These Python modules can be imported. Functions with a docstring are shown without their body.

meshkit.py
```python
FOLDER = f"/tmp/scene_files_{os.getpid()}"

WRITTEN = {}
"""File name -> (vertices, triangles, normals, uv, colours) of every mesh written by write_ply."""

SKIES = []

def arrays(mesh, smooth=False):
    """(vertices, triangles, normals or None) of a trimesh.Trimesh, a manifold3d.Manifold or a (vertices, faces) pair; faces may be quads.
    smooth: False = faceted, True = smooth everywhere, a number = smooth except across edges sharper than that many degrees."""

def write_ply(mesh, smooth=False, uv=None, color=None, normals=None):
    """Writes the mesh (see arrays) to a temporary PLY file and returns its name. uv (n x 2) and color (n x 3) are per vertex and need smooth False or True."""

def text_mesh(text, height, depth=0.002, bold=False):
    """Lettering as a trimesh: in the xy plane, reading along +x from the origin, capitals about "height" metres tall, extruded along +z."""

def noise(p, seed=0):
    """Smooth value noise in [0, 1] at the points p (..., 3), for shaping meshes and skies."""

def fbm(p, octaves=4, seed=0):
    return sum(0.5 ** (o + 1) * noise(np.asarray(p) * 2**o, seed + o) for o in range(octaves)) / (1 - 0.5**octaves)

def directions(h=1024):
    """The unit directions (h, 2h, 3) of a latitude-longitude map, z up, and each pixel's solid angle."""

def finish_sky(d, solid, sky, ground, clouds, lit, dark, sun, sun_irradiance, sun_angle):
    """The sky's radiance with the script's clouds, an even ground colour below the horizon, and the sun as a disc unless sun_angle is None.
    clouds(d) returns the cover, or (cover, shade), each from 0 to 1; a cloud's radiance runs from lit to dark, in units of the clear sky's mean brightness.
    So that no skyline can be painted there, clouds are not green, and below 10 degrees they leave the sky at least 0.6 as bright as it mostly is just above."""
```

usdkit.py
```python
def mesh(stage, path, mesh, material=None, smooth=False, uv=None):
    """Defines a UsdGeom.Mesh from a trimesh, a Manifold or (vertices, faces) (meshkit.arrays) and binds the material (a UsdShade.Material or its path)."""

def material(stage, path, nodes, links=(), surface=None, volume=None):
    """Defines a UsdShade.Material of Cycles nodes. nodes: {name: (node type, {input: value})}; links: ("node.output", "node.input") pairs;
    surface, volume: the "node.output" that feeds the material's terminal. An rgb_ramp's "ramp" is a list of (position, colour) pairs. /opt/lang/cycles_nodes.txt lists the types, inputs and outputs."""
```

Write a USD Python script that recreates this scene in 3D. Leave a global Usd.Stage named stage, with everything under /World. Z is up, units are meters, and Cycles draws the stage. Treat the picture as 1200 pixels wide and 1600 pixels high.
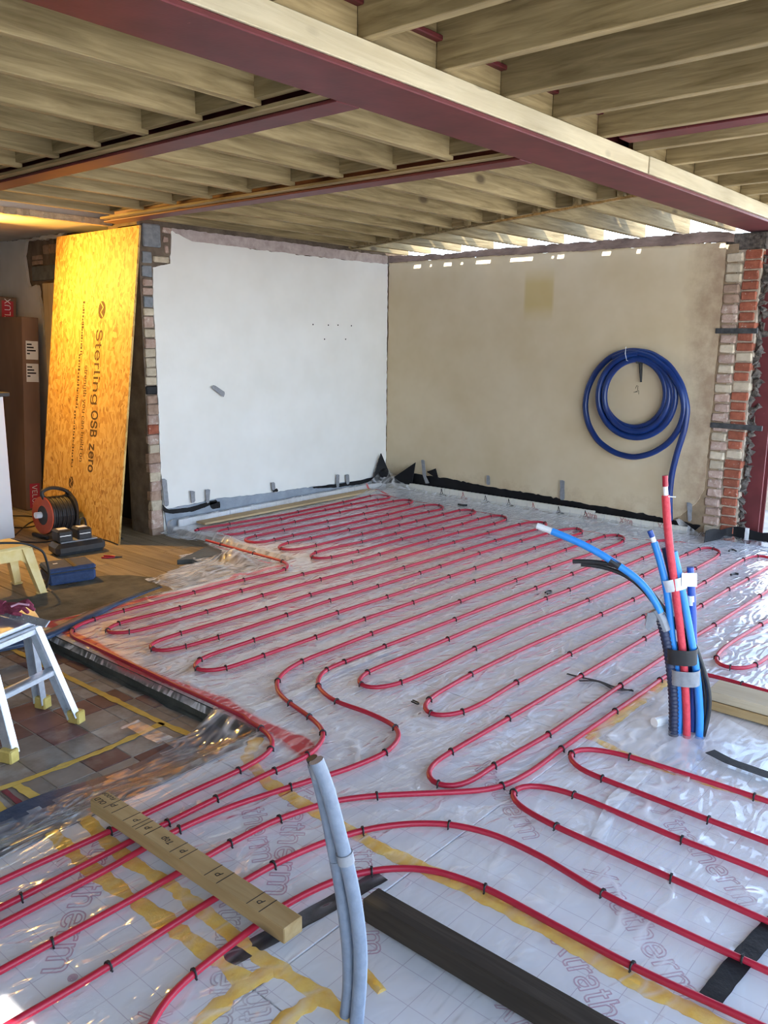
import math, random
import numpy as np, trimesh, shapely, usdkit, meshkit
from shapely.geometry import Polygon, LineString
from shapely.ops import unary_union
from scipy.spatial import ConvexHull
from scipy.ndimage import gaussian_filter1d
from pxr import Usd, UsdGeom, UsdLux, UsdShade, Gf, Sdf

random.seed(7); RNG = np.random.default_rng(7)
stage = Usd.Stage.CreateInMemory()
UsdGeom.SetStageUpAxis(stage, 'Z'); UsdGeom.SetStageMetersPerUnit(stage, 1.0)
UsdGeom.Xform.Define(stage, '/World'); UsdGeom.Scope.Define(stage, '/World/Looks')

# ---------------------------------------------------------------- camera, sky, sun, exposure
F, H = 1300.0, 1.68                                   # focal length in pixels of the 1200 x 1600 frame, eye height
yaw, pit, rol = np.radians([40.49, 11.677, 0.553])
_f = np.array([math.cos(yaw)*math.cos(pit), math.sin(yaw)*math.cos(pit), -math.sin(pit)])
_r = np.array([math.sin(yaw), -math.cos(yaw), 0.0]); _u = np.cross(_r, _f)
CR = _r*math.cos(rol)+_u*math.sin(rol); CU = -_r*math.sin(rol)+_u*math.cos(rol)
cam = UsdGeom.Camera.Define(stage, '/World/camera')
cam.CreateHorizontalApertureAttr(36.0); cam.CreateFocalLengthAttr(36.0*F/1200)
cam.AddTransformOp().Set(Gf.Matrix4d(*CR, 0, *CU, 0, *(-_f), 0, 0, 0, H, 1))
EXPOSURE = 1.5
cam.CreateExposureAttr(EXPOSURE); cam.CreateClippingRangeAttr(Gf.Vec2f(0.02, 500))
SUN_EL, SUN_DIR = 36.0, np.array([0.985, 0.17])        # the sun stands behind the camera's left, rays travel along SUN_DIR and down
sky = usdkit.material(stage, '/World/Looks/sky', {
    's': ('sky_texture', {'sky_type': 'multiple_scattering', 'sun_disc': False, 'sun_elevation': math.radians(SUN_EL), 'sun_rotation': math.radians(-90), 'air_density': 1.0, 'aerosol_density': 1.5}),
    'h': ('hsv', {'saturation': 0.72}),
    'b': ('background_shader', {'strength': 0.20})}, [('s.color', 'h.color'), ('h.color', 'b.color')], surface='b.background')
dome = UsdLux.DomeLight.Define(stage, '/World/sky_dome'); UsdShade.MaterialBindingAPI.Apply(dome.GetPrim()).Bind(sky)
sun = UsdLux.DistantLight.Define(stage, '/World/sun')
sun.CreateIntensityAttr(36000.0); sun.CreateAngleAttr(0.53); sun.CreateColorAttr(Gf.Vec3f(1.0, 0.93, 0.82))
_s = np.array([*(SUN_DIR/np.linalg.norm(SUN_DIR)*math.cos(math.radians(SUN_EL))), -math.sin(math.radians(SUN_EL))])
_z = -_s; _x = np.cross([0, 0, 1.0], _z); _x /= np.linalg.norm(_x); _y = np.cross(_z, _x)
sun.AddTransformOp().Set(Gf.Matrix4d(*_x, 0, *_y, 0, *_z, 0, 0, 0, 30, 1))
# the site floodlight stands beyond the left frame edge and points along the room
LP, LD = np.array([3.12, 7.52, 2.42]), np.array([0.12, -0.93, -0.36]); LD /= np.linalg.norm(LD)
lamp = UsdLux.RectLight.Define(stage, '/World/floodlight'); lamp.CreateWidthAttr(0.12); lamp.CreateHeightAttr(0.12)
lamp.CreateIntensityAttr(850.0); lamp.CreateColorAttr(Gf.Vec3f(1.0, 0.53, 0.10))
_lx = np.cross([0, 0, 1.0], -LD); _lx /= np.linalg.norm(_lx); _ly = np.cross(-LD, _lx)
lamp.AddTransformOp().Set(Gf.Matrix4d(*_lx, 0, *_ly, 0, *(-LD), 0, *LP, 1))

# ---------------------------------------------------------------- helpers
def ray(x, y):
    x = np.asarray(x, float); y = np.asarray(y, float)
    return ((x-600)/F)[..., None]*CR-((y-800)/F)[..., None]*CU+_f
def _split(p): p = np.asarray(p, float); return p[..., 0], p[..., 1]
def fl(p, z=0.0):
    d = ray(*_split(p)); return d*((z-H)/d[..., 2])[..., None]+[0, 0, H]
def onX(p, X):
    d = ray(*_split(p)); return d*(X/d[..., 0])[..., None]+[0, 0, H]
def onY(p, Y):
    d = ray(*_split(p)); return d*(Y/d[..., 1])[..., None]+[0, 0, H]
def onD(p, D, n):
    "on the upright plane at distance D from the eye's foot, across the level direction n"
    d = ray(*_split(p)); return d*(D/(d[..., :2]@n))[..., None]+[0, 0, H]

used = {}
def fresh(parent, name):
    k = f'{parent}/{name}'
    used[k] = used.get(k, -1)+1
    return k if used[k] == 0 else f'{k}_{used[k]:03d}'
def tm(m):
    v, f, _ = meshkit.arrays(m); return trimesh.Trimesh(v, f, process=False)
def join(*ms): return trimesh.util.concatenate([tm(m) for m in ms])
def keys(p, **kw):
    for k, v in kw.items():
        if v: p.SetCustomDataByKey(k, v)
class Thing:
    "an Xform at the thing's base; its parts are meshes under it"
    def __init__(s, name, label=None, cat=None, group=None, kind=None):
        s.path = fresh('/World', name); s.x = UsdGeom.Xform.Define(stage, s.path); s.parts = []
        keys(s.x.GetPrim(), label=label, category=cat, group=group, kind=kind)
        s.prim = s.x.GetPrim()
    def add(s, name, mesh, mat, label=None, smooth=30, parent=None, uv=None):
        p = fresh(parent or s.path, name)
        s.parts.append((p, tm(mesh), mat, label, smooth)); return p
    def done(s, base=None):
        if base is None:
            b = np.array([m.bounds for _, m, *_ in s.parts]); lo, hi = b[:, 0].min(0), b[:, 1].max(0)
            base = np.array([(lo[0]+hi[0])/2, (lo[1]+hi[1])/2, lo[2]])
        s.x.AddTranslateOp().Set(Gf.Vec3d(*map(float, base)))
        for p, m, mat, label, smooth in s.parts:
            m = m.copy(); m.apply_translation(-np.asarray(base))
            g = usdkit.mesh(stage, p, m, mat, smooth=smooth)
            if label: keys(g.GetPrim(), label=label)
        return s
def one(name, mesh, mat, label=None, cat=None, group=None, kind=None, smooth=30):
    m = tm(mesh); lo, hi = m.bounds; base = np.array([(lo[0]+hi[0])/2, (lo[1]+hi[1])/2, lo[2]])
    m.apply_translation(-base); p = fresh('/World', name)
    g = usdkit.mesh(stage, p, m, mat, smooth=smooth); g.AddTranslateOp().Set(Gf.Vec3d(*map(float, base)))
    keys(g.GetPrim(), label=label, category=cat, group=group, kind=kind)
    return g
def hull(pts):
    h = ConvexHull(pts); m = trimesh.Trimesh(pts, h.simplices, process=False)
    c = pts[h.vertices].mean(0); t = m.vertices[m.faces]; n = np.cross(t[:, 1]-t[:, 0], t[:, 2]-t[:, 0])
    flip = (n*(t.mean(1)-c)).sum(1) < 0; f = m.faces.copy(); f[flip] = f[flip][:, ::-1]
    m = trimesh.Trimesh(pts, f, process=False); m.remove_unreferenced_vertices(); return m
def box(lo, hi, ch=0.0, jit=0.0):
    lo, hi = np.minimum(lo, hi).astype(float), np.maximum(lo, hi).astype(float)
    if ch <= 0:
        m = trimesh.creation.box(hi-lo); m.apply_translation((lo+hi)/2); return m
    ch = min(ch, 0.45*(hi-lo).min()); pts = []
    for sx in (0, 1):
        for sy in (0, 1):
            for sz in (0, 1):
                c = np.where([sx, sy, sz], hi, lo); d = np.where([sx, sy, sz], -ch, ch)
                for k in range(3):
                    q = c+d; q[k] = c[k]; pts.append(q)
    pts = np.array(pts)
    if jit: pts = pts+RNG.uniform(-jit, jit, pts.shape)
    return hull(pts)
def obox(c, ax, half, ch=0.0):
    "a box along the three axes ax about c"
    m = box(-np.asarray(half), np.asarray(half), ch); A = np.array(ax, float)
    m.vertices = m.vertices@A+np.asarray(c)
    if np.linalg.det(A) < 0: m.invert()
    return m
def bar(a, b, w, h, up=(0, 0, 1), ch=0.0):
    a, b = np.asarray(a, float), np.asarray(b, float); d = b-a; L = np.linalg.norm(d); d /= L
    s = np.cross(up, d); s /= np.linalg.norm(s); u = np.cross(d, s)
    return obox((a+b)/2, [d, s, u], [L/2, w/2, h/2], ch)
def resample(p, step):
    p = np.asarray(p, float); s = np.r_[0, np.cumsum(np.linalg.norm(np.diff(p, axis=0), axis=1))]
    keep = np.r_[True, np.diff(s) > 1e-9]; p, s = p[keep], s[keep]
    n = max(2, int(math.ceil(s[-1]/step))+1); t = np.linspace(0, s[-1], n)
    return np.stack([np.interp(t, s, p[:, k]) for k in range(p.shape[1])], 1)
def smooth_path(p, step, sigma):
    q = resample(p, step); k = sigma/step
    if k > 0.2:
        a, b = q[0].copy(), q[-1].copy(); q = gaussian_filter1d(q, k, axis=0, mode='nearest'); q[0], q[-1] = a, b
    return q
def tube(p, r, sides=10, cap=True):
    p = np.asarray(p, float); n = len(p); r = np.broadcast_to(r, (n,))
    t = np.gradient(p, axis=0); t /= np.linalg.norm(t, axis=1, keepdims=True)+1e-12
    a = np.zeros_like(p); v = np.array([0, 0, 1.0]) if abs(t[0, 2]) < 0.8 else np.array([1.0, 0, 0])
    for i in range(n):
        v = v-t[i]*(v@t[i]); v /= np.linalg.norm(v)+1e-12; a[i] = v
    b = np.cross(t, a); g = np.arange(sides)*2*math.pi/sides
    V = p[:, None]+r[:, None, None]*(np.cos(g)[None, :, None]*a[:, None]+np.sin(g)[None, :, None]*b[:, None])
    i, j = np.meshgrid(np.arange(n-1), np.arange(sides), indexing='ij'); k = (j+1) % sides
    q = np.stack([i*sides+j, i*sides+k, (i+1)*sides+k, (i+1)*sides+j], -1).reshape(-1, 4)
    f = np.vstack([q[:, [0, 1, 2]], q[:, [0, 2, 3]]]); V = V.reshape(-1, 3)
    if cap:
        c0, c1 = len(V), len(V)+1; V = np.vstack([V, p[0], p[-1]]); j = np.arange(sides); k = (j+1) % sides
        f = np.vstack([f, np.stack([np.full(sides, c0), k, j], 1), np.stack([np.full(sides, c1), (n-1)*sides+j, (n-1)*sides+k], 1)])
    m = trimesh.Trimesh(V, f, process=False)
    return m
def extr(poly, o, u, v, t):
    "shapely polygon in the (u, v) plane through o, thickened by t along u x v"
    u, v, o = (np.asarray(x, float) for x in (u, v, o)); n = np.cross(u, v); out = []
    for g in getattr(poly, 'geoms', [poly]):
        if g.is_empty or g.area < 1e-8: continue
        m = trimesh.creation.extrude_polygon(g, abs(t), engine='earcut'); w = m.vertices
        if t < 0: w = w+[0, 0, t]
        m.vertices = o+w[:, :1]*u+w[:, 1:2]*v+w[:, 2:]*n; out.append(m)
    return trimesh.util.concatenate(out)
def ragged(pts, amp, step=0.03, seed=0, close=True):
    "an outline with torn edges"
    p = np.asarray(pts, float); p = np.vstack([p, p[:1]]) if close else p
    q = resample(p, step); q = q[:-1] if close else q
    e = np.stack([meshkit.noise(np.c_[q*28, np.full(len(q), k*9.1+seed)]) for k in (0, 1)], 1)-0.5
    P = Polygon(q+e*2*amp)
    return P if P.is_valid else P.buffer(0)
def ribbon(p, w, th=0.002, up=(0, 0, 1), lump=0.0, seed=0, step=0.02, wv=0.0):
    "a flat strip along the path p, w wide, with an optional lumpy top"
    p = resample(p, step); n = len(p); t = np.gradient(p, axis=0); t /= np.linalg.norm(t, axis=1, keepdims=True)+1e-12
    up = np.asarray(up, float); s = np.cross(up, t); s /= np.linalg.norm(s, axis=1, keepdims=True)+1e-12
    K = 7 if lump else 2; x = np.linspace(-1, 1, K); W = np.full(n, w/2)
    if wv: W = W*(1+wv*(meshkit.fbm(np.c_[p[:, :2]*18, np.full(n, seed+.5)])-0.5)*2)
    top = p[:, None]+s[:, None]*(x[None, :, None]*W[:, None, None])+up*th
    if lump:
        hgt = np.sqrt(np.clip(1-x**2*.98, 0, 1)); nz = meshkit.fbm(np.c_[top.reshape(-1, 3)[:, :2]*40, np.full(n*K, seed)]).reshape(n, K)
        top = top+up*(lump*hgt*(0.35+1.1*nz))[..., None]
    bot = p[:, None]+s[:, None]*(np.array([-1, 1])[None, :, None]*W[:, None, None])
    V = np.concatenate([top, bot], 1); m = K+2; f = []
    for i in range(n-1):
        a, b = i*m, (i+1)*m
        for j in range(K-1): f += [[a+j, b+j, b+j+1], [a+j, b+j+1, a+j+1]]
        f += [[a+K, b+K, b], [a+K, b, a], [a+K-1, b+K-1, b+K+1], [a+K-1, b+K+1, a+K+1], [a+K, a+K+1, b+K+1], [a+K, b+K+1, b+K]]
    f += [[0, K+1, K]] + [[0, j, j+1] for j in range(1, K-1)] + [[0, K-1, K+1]]
    e = (n-1)*m; f += [[e, e+K, e+K+1], [e, e+K+1, e+K-1]] + [[e, e+j+1, e+j] for j in range(1, K-1)]
    M = trimesh.Trimesh(V.reshape(-1, 3), np.array(f)[:, ::-1], process=False)
    return M
def grid(fn, nu, nv, th=0.0):
    "a surface from fn(u, v) -> (n, 3), closed to a sheet th thick where asked"
    u, v = np.meshgrid(np.linspace(0, 1, nu), np.linspace(0, 1, nv), indexing='ij'); P = fn(u.ravel(), v.ravel())
    i, j = np.meshgrid(np.arange(nu-1), np.arange(nv-1), indexing='ij'); a = (i*nv+j).ravel()
    f = np.vstack([np.stack([a, a+nv, a+nv+1], 1), np.stack([a, a+nv+1, a+1], 1)])
    m = trimesh.Trimesh(P, f, process=False)
    if th:
        n = m.vertex_normals; k = len(P); e = m.edges[trimesh.grouping.group_rows(m.edges_sorted, require_count=1)]
        m = trimesh.Trimesh(np.vstack([P, P-n*th]), np.vstack([f, f[:, ::-1]+k, np.c_[e[:, 1], e[:, 0], e[:, 0]+k], np.c_[e[:, 1], e[:, 0]+k, e[:, 1]+k]]), process=False)
    return m
def letters(text, h, o, u, v, depth=0.0006, outline=0.0, bold=False, slant=0.0):
    m = meshkit.text_mesh(text, h, 0.002, bold); w = m.vertices; c = w[m.faces]
    topf = (c[:, :, 2] > 0.0015).all(1)
    S = unary_union([Polygon(t[:, :2]) for t in c[topf]]).buffer(h*0.004)
    if outline: S = S.buffer(outline*0.6).difference(S.buffer(-outline*0.6))
    if slant: S = shapely.affinity.skew(S, xs=slant, origin=(0, 0))
    return extr(S.simplify(h*0.008), o, u, v, depth)
def text_width(text, h, bold=False): m = meshkit.text_mesh(text, h, 0.002, bold); return m.bounds[1, 0]

# ---------------------------------------------------------------- materials
def MAT(name, c1, c2=None, scale=6, stretch=(1, 1, 1), rough=0.6, bump=0.0, bscale=None, metal=0.0, spec=0.5, rand=0.0, detail=6, lo=0.32, hi=0.68, extra=None, dist=0.0, coat=0.0):
    """noise between two colours; rand: brightness from piece to piece; extra: (colour, scale, low, high) a second patchy layer"""
    c2 = c2 or c1
    n = {'g': ('geometry', {}), 'oi': ('object_info', {}), 'rv': ('vector_math', {'math_type': 'multiply', 'vector2': (17.3, 31.7, 23.1)}),
         'cx': ('combine_xyz', {}), 'ad': ('vector_math', {'math_type': 'add'}), 'mp': ('mapping', {'scale': stretch}),
         'nz': ('noise_texture', {'scale': scale, 'detail': detail, 'roughness': 0.6, 'distortion': dist}),
         'rp': ('rgb_ramp', {'ramp': [(lo, c1), (hi, c2)]}), 'p': ('principled_bsdf', {'roughness': rough, 'metallic': metal, 'specular_ior_level': spec, 'coat_weight': coat})}
    l = [('oi.random', 'cx.x'), ('oi.random', 'cx.y'), ('oi.random', 'cx.z'), ('cx.vector', 'rv.vector1'), ('g.position', 'ad.vector1'), ('rv.vector', 'ad.vector2'),
         ('ad.vector', 'mp.vector'), ('mp.vector', 'nz.vector'), ('nz.fac', 'rp.fac')]
    out = 'rp.color'
    if extra:
        ec, es, e0, e1 = extra
        n['n2'] = ('noise_texture', {'scale': es, 'detail': 5, 'roughness': 0.62}); n['mr'] = ('map_range', {'from_min': e0, 'from_max': e1, 'clamp': True})
        n['mx'] = ('mix_color', {'b': ec}); l += [('ad.vector', 'n2.vector'), ('n2.fac', 'mr.value'), ('mr.result', 'mx.fac'), (out, 'mx.a')]; out = 'mx.result'
    if rand:
        n['mv'] = ('map_range', {'to_min': 1-rand, 'to_max': 1+rand}); n['hs'] = ('hsv', {}); l += [('oi.random', 'mv.value'), ('mv.result', 'hs.value'), (out, 'hs.color')]; out = 'hs.color'
    l.append((out, 'p.base_color'))
    if bump:
        n['nb'] = ('noise_texture', {'scale': bscale or scale*3, 'detail': 5, 'roughness': 0.65}); n['b'] = ('bump', {'strength': 1.0, 'distance': bump})
        l += [('mp.vector', 'nb.vector'), ('nb.fac', 'b.height'), ('b.normal', 'p.normal')]
    return usdkit.material(stage, '/World/Looks/'+name, n, l, surface='p.BSDF')
def WOOD(name, c1, c2, axis, rand=0.15, rough=0.75, knots=True, dark=(0.09, 0.06, 0.03), green=0.0):
    st = [9.0, 9.0, 9.0]; st['xyz'.index(axis)] = 0.7
    kn = [2.3, 2.3, 2.3]; kn['xyz'.index(axis)] = 1.1
    n = {'g': ('geometry', {}), 'oi': ('object_info', {}), 'cx': ('combine_xyz', {}), 'rv': ('vector_math', {'math_type': 'multiply', 'vector2': (37.3, 51.7, 23.1)}), 'ad': ('vector_math', {'math_type': 'add'}),
         'mp': ('mapping', {'scale': st}), 'nz': ('noise_texture', {'scale': 3.0, 'detail': 7, 'roughness': 0.6, 'distortion': 0.6}),
         'rp': ('rgb_ramp', {'ramp': [(0.3, c1), (0.52, tuple((a+b)/2 for a, b in zip(c1, c2))), (0.72, c2)]}),
         'n2': ('noise_texture', {'scale': 1.1, 'detail': 3}), 'm2': ('map_range', {'from_min': 0.35, 'from_max': 0.7, 'to_min': 0.78, 'to_max': 1.12}), 'h2': ('hsv', {}),
         'mk': ('mapping', {'scale': kn}), 'vo': ('voronoi_texture', {'scale': 1.6, 'randomness': 1.0}), 'kr': ('map_range', {'from_min': 0.06, 'from_max': 0.13, 'to_min': 0.85, 'to_max': 0.0, 'clamp': True}), 'kx': ('mix_color', {'b': dark}),
         'mv': ('map_range', {'to_min': 1-rand, 'to_max': 1+rand}), 'hs': ('hsv', {}), 'b': ('bump', {'strength': 0.5, 'distance': 0.004}), 'p': ('principled_bsdf', {'roughness': rough, 'specular_ior_level': 0.3})}
    l = [('oi.random', 'cx.x'), ('oi.random', 'cx.y'), ('oi.random', 'cx.z'), ('cx.vector', 'rv.vector1'), ('g.position', 'ad.vector1'), ('rv.vector', 'ad.vector2'), ('ad.vector', 'mp.vector'), ('mp.vector', 'nz.vector'), ('nz.fac', 'rp.fac'),
         ('ad.vector', 'n2.vector'), ('n2.fac', 'm2.value'), ('m2.result', 'h2.value'), ('rp.color', 'h2.color'), ('ad.vector', 'mk.vector'), ('mk.vector', 'vo.vector'), ('vo.distance', 'kr.value'), ('h2.color', 'kx.a'),
         ('oi.random', 'mv.value'), ('mv.result', 'hs.value'), ('nz.fac', 'b.height'), ('b.normal', 'p.normal')]
    l += ([('kr.result', 'kx.fac')] if knots else []); n['kx'][1]['fac'] = 0.0
    l += [('kx.result', 'hs.color'), ('hs.color', 'p.base_color')]
    return usdkit.material(stage, '/World/Looks/'+name, n, l, surface='p.BSDF')
J1, J2 = (0.20, 0.145, 0.062), (0.50, 0.39, 0.205)
joist_x = WOOD('joist_timber_x', J1, J2, 'x'); joist_y = WOOD('joist_timber_y', J1, J2, 'y')
fascia_m = WOOD('fascia_timber', (0.56, 0.48, 0.31), (0.72, 0.64, 0.45), 'x', 0.08)
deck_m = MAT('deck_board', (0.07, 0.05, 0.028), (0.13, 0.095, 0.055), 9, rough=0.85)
steel_m = MAT('red_oxide_steel', (0.098, 0.015, 0.017), (0.15, 0.025, 0.028), 5, rough=0.5, extra=((0.24, 0.075, 0.075), 38, 0.68, 0.76), bump=0.0006, bscale=40)
white_pl = MAT('white_plaster', (0.76, 0.745, 0.70), (0.82, 0.81, 0.775), 2.2, rough=0.85, bump=0.0012, bscale=12, extra=((0.55, 0.52, 0.46), 34, 0.74, 0.80))
cn = {'g': ('geometry', {}), 's': ('separate_xyz', {}), 'n': ('noise_texture', {'scale': 1.6, 'detail': 6, 'roughness': 0.6}), 'r': ('rgb_ramp', {'ramp': [(0.32, (0.575, 0.465, 0.30)), (0.68, (0.66, 0.555, 0.39))]}), 'n2': ('noise_texture', {'scale': 6, 'detail': 5, 'roughness': 0.65}), 'p': ('principled_bsdf', {'roughness': 0.85, 'specular_ior_level': 0.3}),
      'nb': ('noise_texture', {'scale': 14, 'detail': 5}), 'b': ('bump', {'distance': 0.0012}),
      'ya': ('map_range', {'range_type': 'smoothstep', 'from_min': 3.10, 'from_max': 2.56, 'to_min': 0.0, 'to_max': 1.0}), 'yn': ('math', {'math_type': 'multiply'}), 'yr': ('map_range', {'from_min': 0.18, 'from_max': 0.62, 'to_min': 0.0, 'to_max': 0.8}), 'm1': ('mix_color', {'b': (0.30, 0.20, 0.13)}),
      'py': ('math', {'math_type': 'subtract', 'value2': 4.32}), 'pya': ('math', {'math_type': 'absolute'}), 'pym': ('map_range', {'from_min': 0.175, 'from_max': 0.145, 'to_min': 0.0, 'to_max': 1.0}), 'pz': ('math', {'math_type': 'subtract', 'value2': 2.13}), 'pza': ('math', {'math_type': 'absolute'}), 'pzm': ('map_range', {'from_min': 0.26, 'from_max': 0.10, 'to_min': 0.0, 'to_max': 1.0}),
      'pp': ('math', {'math_type': 'multiply'}), 'pq': ('math', {'math_type': 'multiply', 'value2': 0.55}), 'm2': ('mix_color', {'b': (0.50, 0.36, 0.10)}),
      'za': ('map_range', {'range_type': 'smoothstep', 'from_min': 0.55, 'from_max': 0.12, 'to_min': 0.0, 'to_max': 1.0}), 'zn': ('math', {'math_type': 'multiply'}), 'zr': ('map_range', {'from_min': 0.38, 'from_max': 0.70, 'to_min': 0.0, 'to_max': 0.55}), 'm3': ('mix_color', {'b': (0.40, 0.28, 0.17)})}
cl_ = [('g.position', 's.vector'), ('g.position', 'n.vector'), ('g.position', 'n2.vector'), ('g.position', 'nb.vector'), ('n.fac', 'r.fac'), ('s.y', 'ya.value'), ('ya.result', 'yn.value1'), ('n2.fac', 'yn.value2'), ('yn.value', 'yr.value'), ('yr.result', 'm1.fac'), ('r.color', 'm1.a'),
       ('s.y', 'py.value1'), ('py.value', 'pya.value1'), ('pya.value', 'pym.value'), ('s.z', 'pz.value1'), ('pz.value', 'pza.value1'), ('pza.value', 'pzm.value'), ('pym.result', 'pp.value1'), ('pzm.result', 'pp.value2'), ('pp.value', 'pq.value1'), ('pq.value', 'm2.fac'), ('m1.result', 'm2.a'),
       ('s.z', 'za.value'), ('za.result', 'zn.value1'), ('n2.fac', 'zn.value2'), ('zn.value', 'zr.value'), ('zr.result', 'm3.fac'), ('m2.result', 'm3.a'), ('m3.result', 'p.base_color'), ('nb.fac', 'b.height'), ('b.normal', 'p.normal')]
for k_ in ('ya', 'yr', 'pym', 'pzm', 'za', 'zr'): cn[k_][1]['clamp'] = True
cream_pl = usdkit.material(stage, '/World/Looks/cream_plaster', cn, cl_, surface='p.BSDF')
scratch_pl = MAT('old_backing_plaster', (0.40, 0.32, 0.30), (0.56, 0.48, 0.45), 14, rough=0.95, bump=0.004)
dark_wall = MAT('bare_wall_in_shade', (0.10, 0.075, 0.055), (0.20, 0.15, 0.11), 7, rough=0.95, bump=0.006)  # dark browns carry the shade of reveals and gaps in their colour
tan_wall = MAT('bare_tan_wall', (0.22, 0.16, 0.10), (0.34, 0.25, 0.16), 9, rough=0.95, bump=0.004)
room_pl = MAT('old_room_plaster', (0.50, 0.48, 0.44), (0.60, 0.58, 0.54), 3, rough=0.9)
plate_m = MAT('rough_wall_plate', (0.13, 0.085, 0.065), (0.30, 0.21, 0.17), 11, stretch=(1, 0.35, 1), rough=0.9, bump=0.01)
BR = [MAT('pale_brick', (0.44, 0.37, 0.27), (0.58, 0.50, 0.38), 22, rough=0.95, bump=0.004, rand=0.12), MAT('brown_brick', (0.26, 0.17, 0.12), (0.40, 0.28, 0.21), 22, rough=0.95, bump=0.004, rand=0.15),
      MAT('red_brick', (0.23, 0.062, 0.034), (0.36, 0.115, 0.065), 24, rough=0.95, bump=0.004, rand=0.15, extra=((0.55, 0.45, 0.38), 30, 0.62, 0.72)),
      MAT('pink_brick', (0.34, 0.23, 0.18), (0.50, 0.37, 0.31), 20, rough=0.95, bump=0.005, rand=0.12, extra=((0.62, 0.54, 0.47), 26, 0.55, 0.7))]
mortar = MAT('lime_mortar', (0.36, 0.29, 0.22), (0.54, 0.46, 0.37), 40, rough=1.0, bump=0.006)
rubble = MAT('dark_rubble', (0.04, 0.036, 0.032), (0.20, 0.17, 0.145), 24, rough=1.0, bump=0.02)
block_m = MAT('blue_grey_concrete', (0.16, 0.175, 0.20), (0.25, 0.27, 0.295), 26, rough=0.9, bump=0.002)
black_pl = MAT('black_plastic', (0.005, 0.005, 0.006), (0.011, 0.011, 0.013), 6, rough=0.5, spec=0.22, bump=0.004, bscale=9)
dpm_m = MAT('dark_membrane', (0.028, 0.032, 0.028), (0.065, 0.07, 0.06), 7, rough=0.5, bump=0.006, bscale=8)
navy_m = MAT('navy_membrane', (0.02, 0.035, 0.07), (0.05, 0.075, 0.13), 7, rough=0.35, bump=0.006, bscale=8)
clip_m = MAT('clip_black', (0.012, 0.012, 0.013), rough=0.45)
pipe_m = MAT('red_pipe', (0.36, 0.010, 0.030), (0.43, 0.016, 0.042), 3, rough=0.36, spec=0.5)
sleeve_r = MAT('red_foam_sleeve', (0.56, 0.03, 0.05), (0.68, 0.06, 0.08), 60, rough=0.6, bump=0.003, bscale=90)
pipe_b = MAT('sky_blue_pipe', (0.02, 0.20, 0.62), (0.03, 0.27, 0.72), 5, rough=0.4)
pipe_db = MAT('deep_blue_pipe', (0.012, 0.05, 0.27), (0.02, 0.08, 0.36), 5, rough=0.38)
coil_m = MAT('coil_blue_pipe', (0.004, 0.02, 0.11), (0.008, 0.036, 0.17), 5, rough=0.3)
duct_m = MAT('navy_duct', (0.012, 0.02, 0.05), (0.02, 0.03, 0.075), 8, rough=0.5)
cond_m = MAT('grey_conduit', (0.17, 0.205, 0.265), (0.22, 0.26, 0.325), 40, rough=0.35, bump=0.0012, bscale=70)
tape_m = MAT('grey_duct_tape', (0.20, 0.21, 0.23), (0.29, 0.30, 0.32), 30, rough=0.45)
silver_m = MAT('silver_tape', (0.62, 0.64, 0.66), (0.78, 0.80, 0.82), 30, rough=0.35, metal=0.2)
white_m = MAT('white_plastic', (0.80, 0.81, 0.83), rough=0.35)
black_m = MAT('black_rubber', (0.012, 0.012, 0.013), (0.022, 0.022, 0.024), 9, rough=0.5)
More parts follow.
